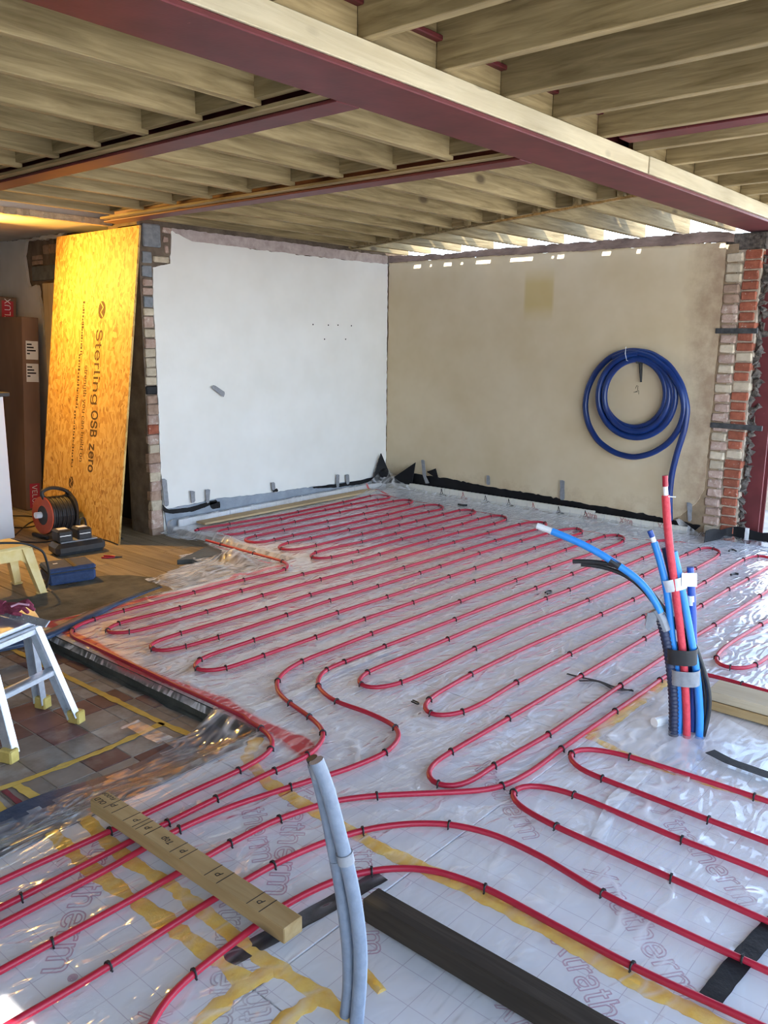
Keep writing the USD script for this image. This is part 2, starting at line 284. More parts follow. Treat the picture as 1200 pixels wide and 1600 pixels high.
tool_m = MAT('dark_tool_plastic', (0.016, 0.017, 0.018), (0.03, 0.03, 0.032), 20, rough=0.45)
batten_m = WOOD('marked_batten_timber', (0.33, 0.215, 0.09), (0.45, 0.32, 0.155), 'y', 0.0)
damp_m = WOOD('weathered_timber', (0.024, 0.018, 0.013), (0.060, 0.046, 0.034), 'y', 0.0, rough=0.95)
offcut_m = WOOD('offcut_timber', (0.48, 0.39, 0.25), (0.62, 0.53, 0.38), 'y', 0.08)
plank_m = WOOD('floorboard_timber', (0.20, 0.155, 0.10), (0.36, 0.29, 0.19), 'y', 0.2)
ply_m = WOOD('ply_strip', (0.50, 0.35, 0.18), (0.62, 0.46, 0.27), 'x', 0.0)
palewood = WOOD('pale_board', (0.42, 0.33, 0.20), (0.56, 0.46, 0.30), 'z', 0.0)
ink_m = MAT('pencil_ink', (0.012, 0.010, 0.010), rough=0.7)
osb_ink = MAT('board_print', (0.06, 0.035, 0.012), (0.10, 0.055, 0.02), 60, rough=0.8)
foam_m = MAT('yellow_foam', (0.78, 0.42, 0.05), (0.92, 0.64, 0.15), 16, rough=0.7, bump=0.006, bscale=30, extra=((0.74, 0.52, 0.13), 9, 0.55, 0.8))
ypaint = MAT('yellow_spray', (0.60, 0.38, 0.06), (0.72, 0.50, 0.12), 14, rough=0.8, extra=((0.34, 0.25, 0.12), 12, 0.62, 0.78))
rpaint = MAT('red_spray_on_tile', (0.20, 0.03, 0.04), (0.30, 0.06, 0.06), 14, rough=0.8)
tile_m = MAT('quarry_tile', (0.20, 0.155, 0.125), (0.30, 0.25, 0.205), 5, rough=0.75, bump=0.002, rand=0.2, extra=((0.42, 0.385, 0.34), 3.4, 0.48, 0.70))
tile_r = MAT('red_quarry_tile', (0.13, 0.055, 0.045), (0.20, 0.10, 0.085), 6, rough=0.7, bump=0.002, rand=0.18, extra=((0.30, 0.26, 0.23), 3.4, 0.55, 0.75))
grout = MAT('dusty_grout', (0.26, 0.225, 0.19), (0.36, 0.32, 0.28), 12, rough=0.95)
alu_m = MAT('scuffed_aluminium', (0.50, 0.54, 0.60), (0.66, 0.69, 0.74), 30, rough=0.38, metal=0.75, extra=((0.30, 0.32, 0.36), 40, 0.66, 0.74))
yfoot = MAT('yellow_rubber_foot', (0.50, 0.36, 0.08), (0.62, 0.47, 0.14), 20, rough=0.6)
stool_m = MAT('cream_plastic', (0.74, 0.55, 0.20), (0.82, 0.66, 0.32), 12, rough=0.55, extra=((0.36, 0.28, 0.14), 42, 0.70, 0.76))
card_m = MAT('brown_cardboard', (0.14, 0.08, 0.052), (0.19, 0.11, 0.07), 4, stretch=(1, 1, 0.4), rough=0.85)
vred = MAT('red_print', (0.42, 0.02, 0.035), rough=0.6)
vwhite = MAT('white_print', (0.72, 0.70, 0.68), rough=0.7)
paper_m = MAT('paper_label', (0.62, 0.60, 0.56), rough=0.8)
cabinet_m = MAT('white_panel', (0.78, 0.80, 0.83), (0.82, 0.84, 0.87), 3, rough=0.4)
case_m = MAT('navy_canvas', (0.012, 0.03, 0.085), (0.025, 0.05, 0.13), 30, rough=0.7, bump=0.003, bscale=60)
mat_m = MAT('grey_felt_mat', (0.055, 0.055, 0.042), (0.14, 0.13, 0.10), 6, rough=0.95, bump=0.006)
glove_m = MAT('maroon_knit', (0.13, 0.015, 0.035), (0.24, 0.035, 0.07), 30, rough=0.9, bump=0.004)
pinkgrip = MAT('pink_stripe', (0.55, 0.30, 0.38), rough=0.8)
orange_m = MAT('orange_ring', (0.50, 0.07, 0.025), (0.58, 0.10, 0.04), 9, rough=0.45)
iron_m = MAT('dark_iron', (0.05, 0.055, 0.06), (0.12, 0.125, 0.13), 20, rough=0.5, metal=0.6)
ground_m = MAT('garden_paving', (0.34, 0.32, 0.29), (0.48, 0.46, 0.42), 3, rough=0.95)
render_m = MAT('outdoor_render', (0.48, 0.54, 0.62), (0.58, 0.64, 0.72), 4, rough=0.9)

# insulation face: white foil paper printed with a 100 mm grid
def GRID(name, c, line):
    n = {'g': ('geometry', {}), 's': ('separate_xyz', {}), 'nz': ('noise_texture', {'scale': 9, 'detail': 3}), 'p': ('principled_bsdf', {'roughness': 0.42, 'specular_ior_level': 0.4})}; l = [('g.position', 's.vector')]
    for k in 'xy':
        n['o'+k] = ('math', {'math_type': 'add', 'value2': 100.0 if k == 'x' else 100.01}); n['m'+k] = ('math', {'math_type': 'modulo', 'value2': 0.1}); n['q'+k] = ('math', {'math_type': 'subtract', 'value2': 0.05})
        n['a'+k] = ('math', {'math_type': 'absolute'}); n['t'+k] = ('math', {'math_type': 'less_than', 'value2': 0.0011})
        l += [('s.'+k, f'o{k}.value1'), (f'o{k}.value', f'm{k}.value1'), (f'm{k}.value', f'q{k}.value1'), (f'q{k}.value', f'a{k}.value1'), (f'a{k}.value', f't{k}.value1')]
    n['mxm'] = ('math', {'math_type': 'maximum'}); l += [('tx.value', 'mxm.value1'), ('ty.value', 'mxm.value2')]
    n['fd'] = ('math', {'math_type': 'multiply', 'value2': 0.75}); n['cm'] = ('mix_color', {'a': c, 'b': line}); l += [('mxm.value', 'fd.value1'), ('fd.value', 'cm.fac'), ('cm.result', 'p.base_color')]
    return usdkit.material(stage, '/World/Looks/'+name, n, l, surface='p.BSDF')
foil_m = GRID('insulation_foil', (0.74, 0.74, 0.755), (0.46, 0.40, 0.47))
upstand_m = MAT('upstand_face', (0.60, 0.57, 0.50), (0.68, 0.65, 0.58), 6, rough=0.5)
print_d = MAT('upstand_print', (0.30, 0.05, 0.05), rough=0.6)
side_m = MAT('insulation_core', (0.62, 0.50, 0.26), (0.70, 0.58, 0.33), 12, rough=0.9)
print_m = MAT('insulation_print', (0.52, 0.34, 0.40), rough=0.6)
print_g = MAT('insulation_print_grey', (0.47, 0.41, 0.45), rough=0.6)
# clear polythene: thin film, a little milky, glossy and creased; creases are whitened to imitate wrinkle glints; its paint marks come from the mesh
def FILM(name, milk, colour=(0.86, 0.86, 0.87), paint=False, crease=0.0105, rough=0.10):
    n = {'g': ('geometry', {}), 'm1': ('mapping', {'scale': (0.9, 2.6, 1.0), 'rotation': (0, 0, 0.95)}), 'm2': ('mapping', {'scale': (0.8, 2.2, 1.0), 'rotation': (0, 0, -0.15)}),
         'a': ('noise_texture', {'type': 'ridged_multifractal', 'scale': 3.6, 'detail': 4, 'roughness': 0.5, 'distortion': 2.4}), 'c': ('noise_texture', {'type': 'ridged_multifractal', 'scale': 2.2, 'detail': 5, 'roughness': 0.55, 'distortion': 3.0}),
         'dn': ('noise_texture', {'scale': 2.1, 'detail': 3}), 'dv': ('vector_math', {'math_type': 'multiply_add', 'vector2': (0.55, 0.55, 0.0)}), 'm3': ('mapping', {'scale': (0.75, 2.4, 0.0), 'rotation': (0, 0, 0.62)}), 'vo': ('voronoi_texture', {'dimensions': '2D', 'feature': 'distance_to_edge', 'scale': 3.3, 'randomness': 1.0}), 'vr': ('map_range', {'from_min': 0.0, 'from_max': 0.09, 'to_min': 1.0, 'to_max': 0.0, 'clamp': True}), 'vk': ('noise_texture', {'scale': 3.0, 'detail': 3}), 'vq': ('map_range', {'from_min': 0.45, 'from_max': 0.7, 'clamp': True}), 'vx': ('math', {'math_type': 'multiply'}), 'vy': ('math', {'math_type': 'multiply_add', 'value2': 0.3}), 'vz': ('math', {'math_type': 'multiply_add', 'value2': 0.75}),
         'ab': ('math', {'math_type': 'add'}), 'b': ('bump', {'strength': 1.0, 'distance': crease}),
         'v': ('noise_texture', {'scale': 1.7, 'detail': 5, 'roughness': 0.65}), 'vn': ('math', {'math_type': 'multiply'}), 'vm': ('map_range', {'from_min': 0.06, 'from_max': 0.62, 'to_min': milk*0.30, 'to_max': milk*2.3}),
         'd': ('diffuse_bsdf', {'color': colour}), 'tl': ('translucent_bsdf', {'color': colour}), 'dm': ('mix_closure', {'fac': 0.35}), 't': ('transparent_bsdf', {'color': (0.96, 0.965, 0.97)}), 'gl': ('glossy_bsdf', {'color': (1, 1, 1), 'roughness': rough}),
         'lw': ('layer_weight', {'blend': 0.5}), 'p5': ('math', {'math_type': 'power', 'value2': 4.5}), 'fr': ('math', {'math_type': 'multiply_add', 'value2': 0.85, 'value3': 0.06}), 'x1': ('mix_closure', {}), 'x2': ('mix_closure', {})}
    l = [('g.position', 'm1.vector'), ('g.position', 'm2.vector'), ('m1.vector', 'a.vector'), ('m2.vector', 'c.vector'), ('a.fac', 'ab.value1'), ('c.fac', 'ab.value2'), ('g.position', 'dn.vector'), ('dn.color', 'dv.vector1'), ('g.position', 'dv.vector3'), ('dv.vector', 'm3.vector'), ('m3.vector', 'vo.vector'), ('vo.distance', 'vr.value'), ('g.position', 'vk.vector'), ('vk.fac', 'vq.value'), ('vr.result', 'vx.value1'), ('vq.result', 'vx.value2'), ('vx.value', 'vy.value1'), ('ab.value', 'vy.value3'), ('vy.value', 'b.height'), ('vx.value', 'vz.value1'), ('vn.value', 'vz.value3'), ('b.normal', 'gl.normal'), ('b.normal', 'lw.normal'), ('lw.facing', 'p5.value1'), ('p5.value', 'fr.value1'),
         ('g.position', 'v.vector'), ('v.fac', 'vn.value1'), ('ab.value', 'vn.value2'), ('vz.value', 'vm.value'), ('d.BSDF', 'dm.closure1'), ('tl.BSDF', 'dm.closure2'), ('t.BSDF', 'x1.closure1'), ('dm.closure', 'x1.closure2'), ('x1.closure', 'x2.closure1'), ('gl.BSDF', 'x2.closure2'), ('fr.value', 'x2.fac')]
    mo = 'vm.result'
    if paint:
        n['mk'] = ('attribute', {'attribute': 'milk'}); n['mm'] = ('math', {'math_type': 'multiply'}); l += [('mk.fac', 'mm.value1'), ('vm.result', 'mm.value2')]
        n['at'] = ('attribute', {'attribute': 'paint'}); n['pn'] = ('noise_texture', {'scale': 55, 'detail': 5, 'roughness': 0.7}); n['ps'] = ('math', {'math_type': 'multiply_add', 'value2': 0.5, 'value3': -0.25})
        n['pa'] = ('math', {'math_type': 'add'}); n['pr'] = ('map_range', {'from_min': 0.12, 'from_max': 0.75, 'to_min': 0.0, 'to_max': 0.9, 'clamp': True}); n['pm'] = ('math', {'math_type': 'multiply'}); n['pg'] = ('math', {'math_type': 'greater_than', 'value2': 0.02})
        n['mc'] = ('mix_color', {'a': colour, 'b': (0.72, 0.03, 0.04)}); n['mf'] = ('math', {'math_type': 'maximum'})
        l += [('g.position', 'pn.vector'), ('pn.fac', 'ps.value1'), ('at.fac', 'pa.value1'), ('ps.value', 'pa.value2'), ('pa.value', 'pr.value'), ('at.fac', 'pg.value1'), ('pr.result', 'pm.value1'), ('pg.value', 'pm.value2'), ('pm.value', 'mc.fac'), ('mc.result', 'd.color'), ('mc.result', 'tl.color'),
              ('mm.value', 'mf.value1'), ('pm.value', 'mf.value2'), ('mf.value', 'x1.fac')]
    else: l.append(('vm.result', 'x1.fac'))
    return usdkit.material(stage, '/World/Looks/'+name, n, l, surface='x2.closure')
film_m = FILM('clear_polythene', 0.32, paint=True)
joint_m = FILM('joint_film', 1.0, crease=0.004)
milky_m = FILM('milky_polythene', 0.65, crease=0.004)

# ---------------------------------------------------------------- large structure
XW, YW, XJ, ZT, ZWD, ZJ, ZR = 7.36, 6.26, 4.16, -0.08, -0.05, 2.62, 2.70     # right wall, far wall, its free end, tile level, floorboards, joist undersides left and right
one('ground', box((-40, -40, -0.34), (60, 60, -0.30)), ground_m, kind='structure')
# the tiled floor
fo = Thing('floor', kind='structure')
fo.add('subfloor', box((-2.0, -0.9, -0.30), (7.6, 11.0, -0.0835)), grout)
def tile(x0, y0, x1, y1, m): fo.add('quarry_tile', box((x0, y0, -0.10), (x1, y1, ZT+RNG.uniform(-0.0012, 0.0012)), 0.0016), m)
T0 = 0.171
for i in range(13):
    for j in range(14):
        x0, y0 = 0.09+i*T0*1.0, 2.60+j*T0
        if x0 > 2.26 or y0 > 4.86 or (x0+T0 < fl((-40, 1600-900*(1 if j < 0 else 0)), ZT)[0] and False): continue
        tile(x0+0.003, y0+0.003, x0+T0-0.003, y0+T0-0.003, tile_r if RNG.random() < 0.22 else tile_m)
def paint(pts, w, m, z=ZT+0.003, seed=0): fo.add('paint_line', ribbon(np.c_[np.array(pts), np.full(len(pts), z)], w, 0.0008, step=0.03, wv=0.9, seed=seed), m)
paint([(2.05, 4.80), (2.055, 3.9), (2.07, 3.1), (2.10, 2.72)], 0.032, ypaint, seed=1)
paint([(2.07, 3.11), (1.75, 3.08), (1.42, 3.09), (1.15, 3.12)], 0.032, ypaint, seed=2)
paint([(2.03, 4.05), (1.6, 4.03), (1.1, 4.06)], 0.032, ypaint, seed=3)
paint([(1.36, 3.08), (1.37, 2.88), (1.35, 2.70)], 0.035, ypaint, seed=4)
paint([(1.245, 3.08), (1.24, 2.9), (1.235, 2.70)], 0.04, ypaint, seed=5)
paint([(1.31, 3.08), (1.305, 2.9), (1.30, 2.76)], 0.022, rpaint, seed=6)
paint([(1.16, 3.0), (1.15, 2.8)], 0.035, rpaint, seed=7)
fo.done((0, 0, -0.3))
# old floorboards
fb = Thing('floor_boarded', kind='structure')
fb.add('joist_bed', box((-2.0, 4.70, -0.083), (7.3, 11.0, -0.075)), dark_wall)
x = 1.05
while x < 7.0:
    w = 0.166
    for y0, y1 in (((4.72, 6.9), (6.905, 9.6)) if int(x*10) % 2 else ((4.72, 5.7), (5.705, 9.6))):
        if x > 4.1 and y0 > 6.3: continue
        fb.add('floorboard', box((x+0.002, y0, -0.075), (x+w-0.002, min(y1, 6.24) if x > 4.1 else y1, ZWD+RNG.uniform(-0.002, 0.001)), 0.003), plank_m)
    x += w
fb.done((0, 0, -0.1))
# new floor insulation: boards with a printed grid, lettering and foamed joints
fi = Thing('floor_insulation', kind='structure')
G = 0.0022
xs_low = [-0.9, 0.11, 1.225, 1.325, 1.935, 3.10, 4.30, 5.50, 6.70, 7.29]
for a, b in zip(xs_low[:-1], xs_low[1:]):
    for y0, y1 in ((-0.8, 1.48), (1.48, 2.55)):
        fi.add('insulation_panel', box((a+G, y0+G, ZT+0.001), (b-G, y1-G, 0.0), 0.002), foil_m)
for y0, y1, xs in ((2.55, 3.60, [2.22, 3.42, 4.62, 5.82, 7.29]), (3.60, 4.60, [2.22, 3.0, 4.2, 5.4, 6.6, 7.29]), (4.60, 5.60, [4.35, 5.55, 6.75, 7.29]), (5.60, 6.20, [4.35, 5.2, 6.4, 7.29])):
    for a, b in zip(xs[:-1], xs[1:]):
        fi.add('insulation_panel', box((a+G, y0+G, ZT+0.001), (b-G, y1-G, 0.0), 0.002), foil_m)
def foam(pts, w, seed, lump=0.006): fi.add('foam_seam', ribbon(np.c_[np.array(pts), np.zeros(len(pts))], w*1.2, 0.0006, lump=lump, seed=seed, step=0.014, wv=0.8), foam_m)
foam([(1.232, 2.55), (1.212, 2.31), (1.22, 2.0), (1.228, 1.75), (1.228, 1.52)], 0.045, 1)
foam([(1.355, 2.55), (1.335, 2.4), (1.318, 2.2), (1.335, 2.0), (1.322, 1.76), (1.312, 1.55), (1.322, 1.4), (1.328, 1.2)], 0.042, 2)
foam([(1.325, 1.49), (1.22, 1.512), (1.08, 1.50), (0.97, 1.45)], 0.042, 3)
foam([(1.328, 1.33), (1.22, 1.345), (1.1, 1.32)], 0.036, 9)
foam([(2.16, 2.55), (2.02, 2.45), (1.95, 2.25), (1.93, 2.0), (1.915, 1.62), (1.932, 1.36), (1.937, 1.06), (1.912, 0.72), (1.928, 0.4)], 0.045, 4, 0.008)
foam([(3.94, 1.477), (3.5, 1.48), (3.14, 1.48)], 0.042, 5); foam([(3.13, 1.49), (3.085, 1.3), (3.07, 1.148), (3.09, 0.9), (3.11, 0.6)], 0.036, 6)
foam([(1.475, 1.35), (1.44, 1.22)], 0.026, 7, 0.012)
# the maker's lettering on the boards
def lettering(text, h, p0, p1, m=None, up=1, out=0.0035, slant=0.0, z=0.0004):
    p0, p1 = np.array([*p0, z]), np.array([*p1, z]); d = p1-p0; L = np.linalg.norm(d); u = d/L; v = np.cross([0, 0, 1.0], u)
    w = text_width(text, h); k = L/w
    fi.add('lettering', letters(text, h, p0, u*k, v, 0.0005, out), m or print_m, smooth=False)
lettering('Xtratherm', 0.085, (1.345, 2.44), (0.885, 1.955)); lettering('®', 0.03, (0.93, 1.90), (0.91, 1.88), out=0.002)
lettering('Xtratherm', 0.085, (2.02, 2.17), (1.50, 1.75)); lettering('therm', 0.085, (1.76, 2.17), (1.58, 1.90))
lettering('Xtratherm', 0.085, (1.90, 1.76), (1.50, 1.36)); lettering('Xtratherm', 0.085, (1.42, 1.86), (1.06, 1.47), print_g)
lettering('Xtratherm', 0.085, (0.985, 1.645), (0.70, 1.38)); lettering('Xtratherm', 0.085, (1.07, 1.20), (1.36, 1.62), print_g)
lettering('Xtratherm', 0.082, (1.905, 0.985), (1.62, 0.60)); lettering('Xtratherm', 0.082, (1.60, 0.975), (1.40, 0.60))
lettering('Xtratherm', 0.085, (2.27, 1.07), (1.93, 0.62)); lettering('Xtratherm', 0.085, (2.75, 1.05), (2.42, 0.62)); lettering('Xtratherm', 0.085, (2.60, 1.75), (2.28, 1.30))
for k, (a, b) in enumerate([((3.05, 3.42), (2.62, 3.42)), ((2.95, 3.22), (2.55, 3.23)), ((2.98, 3.02), (2.52, 3.04)), ((3.35, 3.05), (3.02, 3.05)), ((2.95, 3.75), (2.55, 3.76)), ((3.55, 3.4), (3.15, 3.41)), ((3.1, 4.15), (2.7, 4.16)), ((2.8, 2.85), (2.45, 2.86))]):
    lettering('Xtratherm', 0.07, a, b, print_g)
fi.done((0, 0, ZT))
# far wall (left in the picture), its plaster, band and the stripped brick edge
wl = Thing('wall_left', kind='structure')
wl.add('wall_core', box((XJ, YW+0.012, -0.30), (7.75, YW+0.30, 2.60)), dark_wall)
pl = onY([(239, 437), (240, 470), (243, 540), (247, 620), (250, 700), (253, 770), (257, 838)], YW)[:, [0, 2]]
st = onY([(239, 418), (266, 413), (268, 360)], YW)[:, [0, 2]]
poly = [*pl[::-1], *st, (7.36, onY((600, 412), YW)[2]), (7.36, -0.05)]
P = ragged(np.vstack([[(4.285, -0.1)], pl[::-1][1:], st, onY([(300, 377), (450, 396), (600, 413)], YW)[:, [0, 2]], [(7.358, 2.52), (7.358, -0.1)]]), 0.007, 0.03, 1)
wl.add('plaster', extr(P, (0, YW+0.012, 0), (1, 0, 0), (0, 0, 1), 0.012), white_pl, 'smooth white plaster with a torn left edge')
band = np.vstack([st[2:], onY([(300, 377), (450, 396), (600, 413)], YW)[:, [0, 2]], [(7.358, 2.52), (7.358, 2.60)], onY([(600, 399), (450, 379), (300, 360), (268, 356)], YW)[:, [0, 2]]])
wl.add('bare_band', extr(ragged(band, 0.006, 0.03, 5), (0, YW+0.014, 0), (1, 0, 0), (0, 0, 1), 0.008), scratch_pl, 'bare pinkish band above the white plaster')
def wbrick(t, px0, px1, y0, y1, m, prot=0.004, name='brick'):
    a, b = onY((px0, y0), YW), onY((px1, y1), YW)
    t.add(name, box((a[0], YW-prot, b[2]+0.005), (b[0], YW+0.06, a[2]-0.005), 0.008, 0.003), m)
ys = [434, 448, 462, 481, 494, 512.5, 528, 544.5, 558.5, 574, 588, 602.5, 617, 631.5, 648, 663.5, 679, 694, 708, 724, 738.5, 752, 767, 782, 797, 811, 825, 838]
cm = [3, 3, 'b', 0, 3, 0, 3, 0, 0, 0, 0, 'k', 1, 1, 3, 2, 3, 0, 1, 3, 0, 3, 1, 0, 3, 3, 1]
for k in range(len(ys)-1):
    yc = (ys[k]+ys[k+1])/2; xl, xr = 222+(yc-435)*15.5/403, 239+(yc-440)*17/390
    m = cm[k]; m = BR[m] if isinstance(m, int) else (block_m if m == 'b' else black_pl)
    wbrick(wl, xl+RNG.uniform(-.3, 1), xr+RNG.uniform(-1.2, .4), ys[k], ys[k+1], m, RNG.uniform(0.001, 0.008))
wbrick(wl, 221.5, 251, 347, 388, block_m, 0.012, 'padstone'); wbrick(wl, 221.5, 238, 391, 412, block_m, 0.006, 'padstone'); wbrick(wl, 221.5, 238, 413, 434, block_m, 0.006, 'padstone')
for x0, x1, y0, y1, m in ((254, 269, 353, 367, 3), (255, 264, 368, 380, 3), (258, 264, 382, 397, 3), (240, 265, 398, 412, 0)): wbrick(wl, x0, x1, y0, y1, BR[m], 0.0)
for px in ((489, 507), (513, 508), (528, 508), (549, 509), (507, 530), (540, 530)):
    c = onY(px, YW); wl.add('screw_hole', tube([(c[0], YW-0.0012, c[2]), (c[0], YW+0.004, c[2])], 0.008, 10), ink_m)
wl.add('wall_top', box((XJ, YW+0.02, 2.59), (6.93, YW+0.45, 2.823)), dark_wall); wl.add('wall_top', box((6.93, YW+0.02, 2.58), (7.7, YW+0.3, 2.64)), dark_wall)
wl.done((0, 0, -0.3))
# right wall
wr = Thing('wall_right', kind='structure')
wr.add('wall_core', box((XW+0.014, 2.46, -0.30), (XW+0.28, YW+0.30, 2.49)), tan_wall)
edge = onX([(1134, 392), (1128, 470), (1119, 560), (1112, 640), (1105, 710), (1099, 765), (1088, 785), (1062, 806), (1040, 818)], XW)[:, 1:]
top = onX([(608, 411), (700, 404), (850, 395), (1000, 386), (1134, 378)], XW)[:, 1:]
P = ragged(np.vstack([top, edge, [(3.0, -0.1), (YW, -0.1)]]), 0.006, 0.03, 9)
wr.add('plaster', extr(Polygon([(-a, b) for a, b in P.exterior.coords]), (XW+0.013, 0, 0), (0, -1, 0), (0, 0, 1), 0.013), cream_pl, 'cream plaster with damp stains')
tp = onX([(608, 400), (650, 399), (700, 397), (760, 390), (850, 383), (930, 377), (1000, 371), (1080, 364), (1125, 362), (1146, 364)], XW)[:, 1:]
bp = onX([(1146, 377), (1000, 386), (850, 395), (700, 404), (608, 411)], XW)[:, 1:]
P = ragged(np.vstack([tp, bp]), 0.010, 0.025, 3)
wr.add('wall_plate', extr(Polygon([(-a, b) for a, b in P.exterior.coords]), (XW+0.05, 0, 0), (0, -1, 0), (0, 0, 1), 0.058), plate_m, 'rough brown timber plate along the wall top')
def rbrick(px0, px1, y0, y1, m, X=XW, name='brick', ch=0.009):
    a, b = onX((px0, y0), X), onX((px1, y1), X); wr.add(name, box((X-RNG.uniform(0, 0.008), b[1]+0.004, b[2]+0.005), (X+0.11, a[1]-0.004, a[2]-0.005), ch, 0.004), m)
wr.add('mortar_bed', box((XW+0.030, 2.268, -0.30), (XW+0.24, 2.56, 2.44)), mortar)
zc = 2.415; k = 0
while zc > -0.05:
    c0, c1 = (XW, 2.535, zc), None
    lc = 1 if zc > 2.0 else (3 if RNG.random() < .7 else 0)
    if zc > 2.2: lc = 0
    jl = RNG.uniform(-0.006, 0.006)
    wr.add('brick', box((XW-RNG.uniform(0, 0.008), 2.415+jl, zc-0.069), (XW+0.11, 2.545+RNG.uniform(-.01, .006), zc), 0.010, 0.004), BR[lc])
    wr.add('brick', box((XW+0.012-RNG.uniform(0, 0.008), 2.275+RNG.uniform(-.012, .012), zc-0.069+0.02), (XW+0.12, 2.402+jl, zc+0.02), 0.008, 0.003), BR[2] if RNG.random() < .86 else BR[0])
    zc -= 0.083; k += 1
for k in range(84):
    z = -0.05+k*0.0295+RNG.uniform(-.02, .02)
    if z > 2.38: break
    c = np.array([XW+0.075+RNG.uniform(-.025, .03), 2.245+RNG.uniform(-.026, .02), z]); s = RNG.uniform(0.018, 0.040, 3)
    m = hull(RNG.normal(size=(12, 3))*s*0.62+c)
    wr.add('rubble_stone', m, rubble, smooth=False)
wr.add('pier_top', box((XW+0.03, 2.24, 2.44), (XW+0.26, 2.62, 2.575), 0.01), rubble)
wr.done((0, 0, -0.3))
# wall of the room beyond, with the old doorway behind the leaning board
wb = Thing('wall_back', kind='structure')
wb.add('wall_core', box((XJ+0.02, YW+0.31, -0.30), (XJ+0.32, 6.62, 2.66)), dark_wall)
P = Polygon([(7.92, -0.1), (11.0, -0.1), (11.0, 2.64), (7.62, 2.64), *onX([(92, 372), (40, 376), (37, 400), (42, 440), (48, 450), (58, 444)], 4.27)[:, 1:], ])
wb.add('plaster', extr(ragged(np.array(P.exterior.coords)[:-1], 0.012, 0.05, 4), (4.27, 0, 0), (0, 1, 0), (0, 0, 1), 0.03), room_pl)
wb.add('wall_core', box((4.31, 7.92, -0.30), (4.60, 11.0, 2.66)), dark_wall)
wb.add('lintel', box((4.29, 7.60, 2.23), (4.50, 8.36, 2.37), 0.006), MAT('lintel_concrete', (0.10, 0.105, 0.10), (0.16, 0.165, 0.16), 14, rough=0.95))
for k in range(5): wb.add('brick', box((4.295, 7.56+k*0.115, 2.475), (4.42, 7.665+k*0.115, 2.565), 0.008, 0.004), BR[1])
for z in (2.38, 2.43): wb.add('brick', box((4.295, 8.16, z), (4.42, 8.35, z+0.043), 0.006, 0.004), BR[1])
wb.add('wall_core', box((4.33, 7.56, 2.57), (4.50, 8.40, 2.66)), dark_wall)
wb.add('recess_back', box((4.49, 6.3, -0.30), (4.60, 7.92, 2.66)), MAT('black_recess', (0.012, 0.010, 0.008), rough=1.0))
wb.done((0, 0, -0.3))
one('door_1', box((4.27, 8.035, ZWD), (4.36, 8.11, 2.21), 0.004), WOOD('door_frame_timber', (0.16, 0.09, 0.045), (0.25, 0.15, 0.08), 'z', 0.0), kind='structure')
rw = Thing('wall_rear', kind='structure')
for lo, hi in (((-0.6, 1.77, -0.3), (-0.3, 11.0, 2.95)), ((-0.6, -0.9, -0.3), (-0.3, 1.55, 2.95)), ((-0.6, 1.55, -0.3), (-0.3, 1.77, 0.70)), ((-0.6, 1.55, 1.02), (-0.3, 1.77, 2.95))): rw.add('wall_core', box(lo, hi), room_pl)  # unseen wall stops the sun; its gap is shaped to throw a glare patch
rw.done((-0.45, 0, -0.3))
one('wall_far', box((-2.3, 11.0, -0.3), (4.6, 11.2, 2.9)), room_pl, kind='structure')
# ceiling: joists, noggins, deck
ce = Thing('ceiling', kind='structure')
JY = [2.815, 3.205, 3.615, 4.03, 4.44, 4.85, 5.26, 5.67, 6.07]
W2 = 0.024
def jx(x0, x1, y, z=ZJ, h=0.2): ce.add('joist', box((x0, y-W2, z), (x1, y+W2, z+h), 0.003), joist_x)
XN = lambda y: 5.40+(y-2.5)*0.349
for y in [2.45]+JY:
    if y > 2.5: jx(-1.2, 2.47, y)
    if y > 2.5: jx(2.66, 3.81, y)
    if y > 2.5: jx(3.99, XN(y)+0.03, y)
for y in [2.60, 3.00, 3.41, 3.82, 4.24, 4.65, 5.06, 5.47, 5.88, 6.20]: jx(XN(y)-0.02, 7.62, y)
for a, b in zip([2.42]+JY[:-1], JY):
    ce.add('noggin', box((2.43, a+W2, ZJ+0.02), (2.47, b-W2, ZJ+0.2)), joist_y); ce.add('noggin', box((3.77, a+W2, ZJ+0.02), (3.81, b-W2, ZJ+0.2)), joist_y)
    xm = XN((a+b)/2); ce.add('noggin', box((xm+0.02, a+W2, ZJ+0.01), (xm+0.065, b-W2, ZJ+0.2)), joist_y)
ce.add('brace_batten', bar((XN(2.42), 2.42, ZJ-0.008), (XN(6.2), 6.2, ZJ-0.008), 0.030, 0.015), joist_x)
ce.add('packer', box((2.468, 2.42, 2.603), (2.525, YW, ZJ-0.001)), joist_y); ce.add('packer', box((3.812, 2.42, 2.603), (3.872, YW, ZJ-0.001)), joist_y)
JX = [0.75, 1.35, 1.88, 2.335, 2.787, 3.242, 3.686, 4.142, 4.562, 5.017, 5.46, 5.89, 6.33, 6.77, 7.20]
for x in JX: ce.add('joist', box((x-0.002, -0.9, ZR), (x+0.045, 2.135, ZR+0.2), 0.003), joist_y)
for a, b in zip(JX[:-1], JX[1:]):
    if abs(a-4.142) > .05: ce.add('noggin', box((a+0.045, 2.135, ZR-0.005), (b-0.002, 2.18, ZR+0.204)), fascia_m if False else joist_x)
dk = Polygon([(-2.3, 2.2), (7.03, 2.2), (7.03, 7.0), (-2.3, 7.0)])
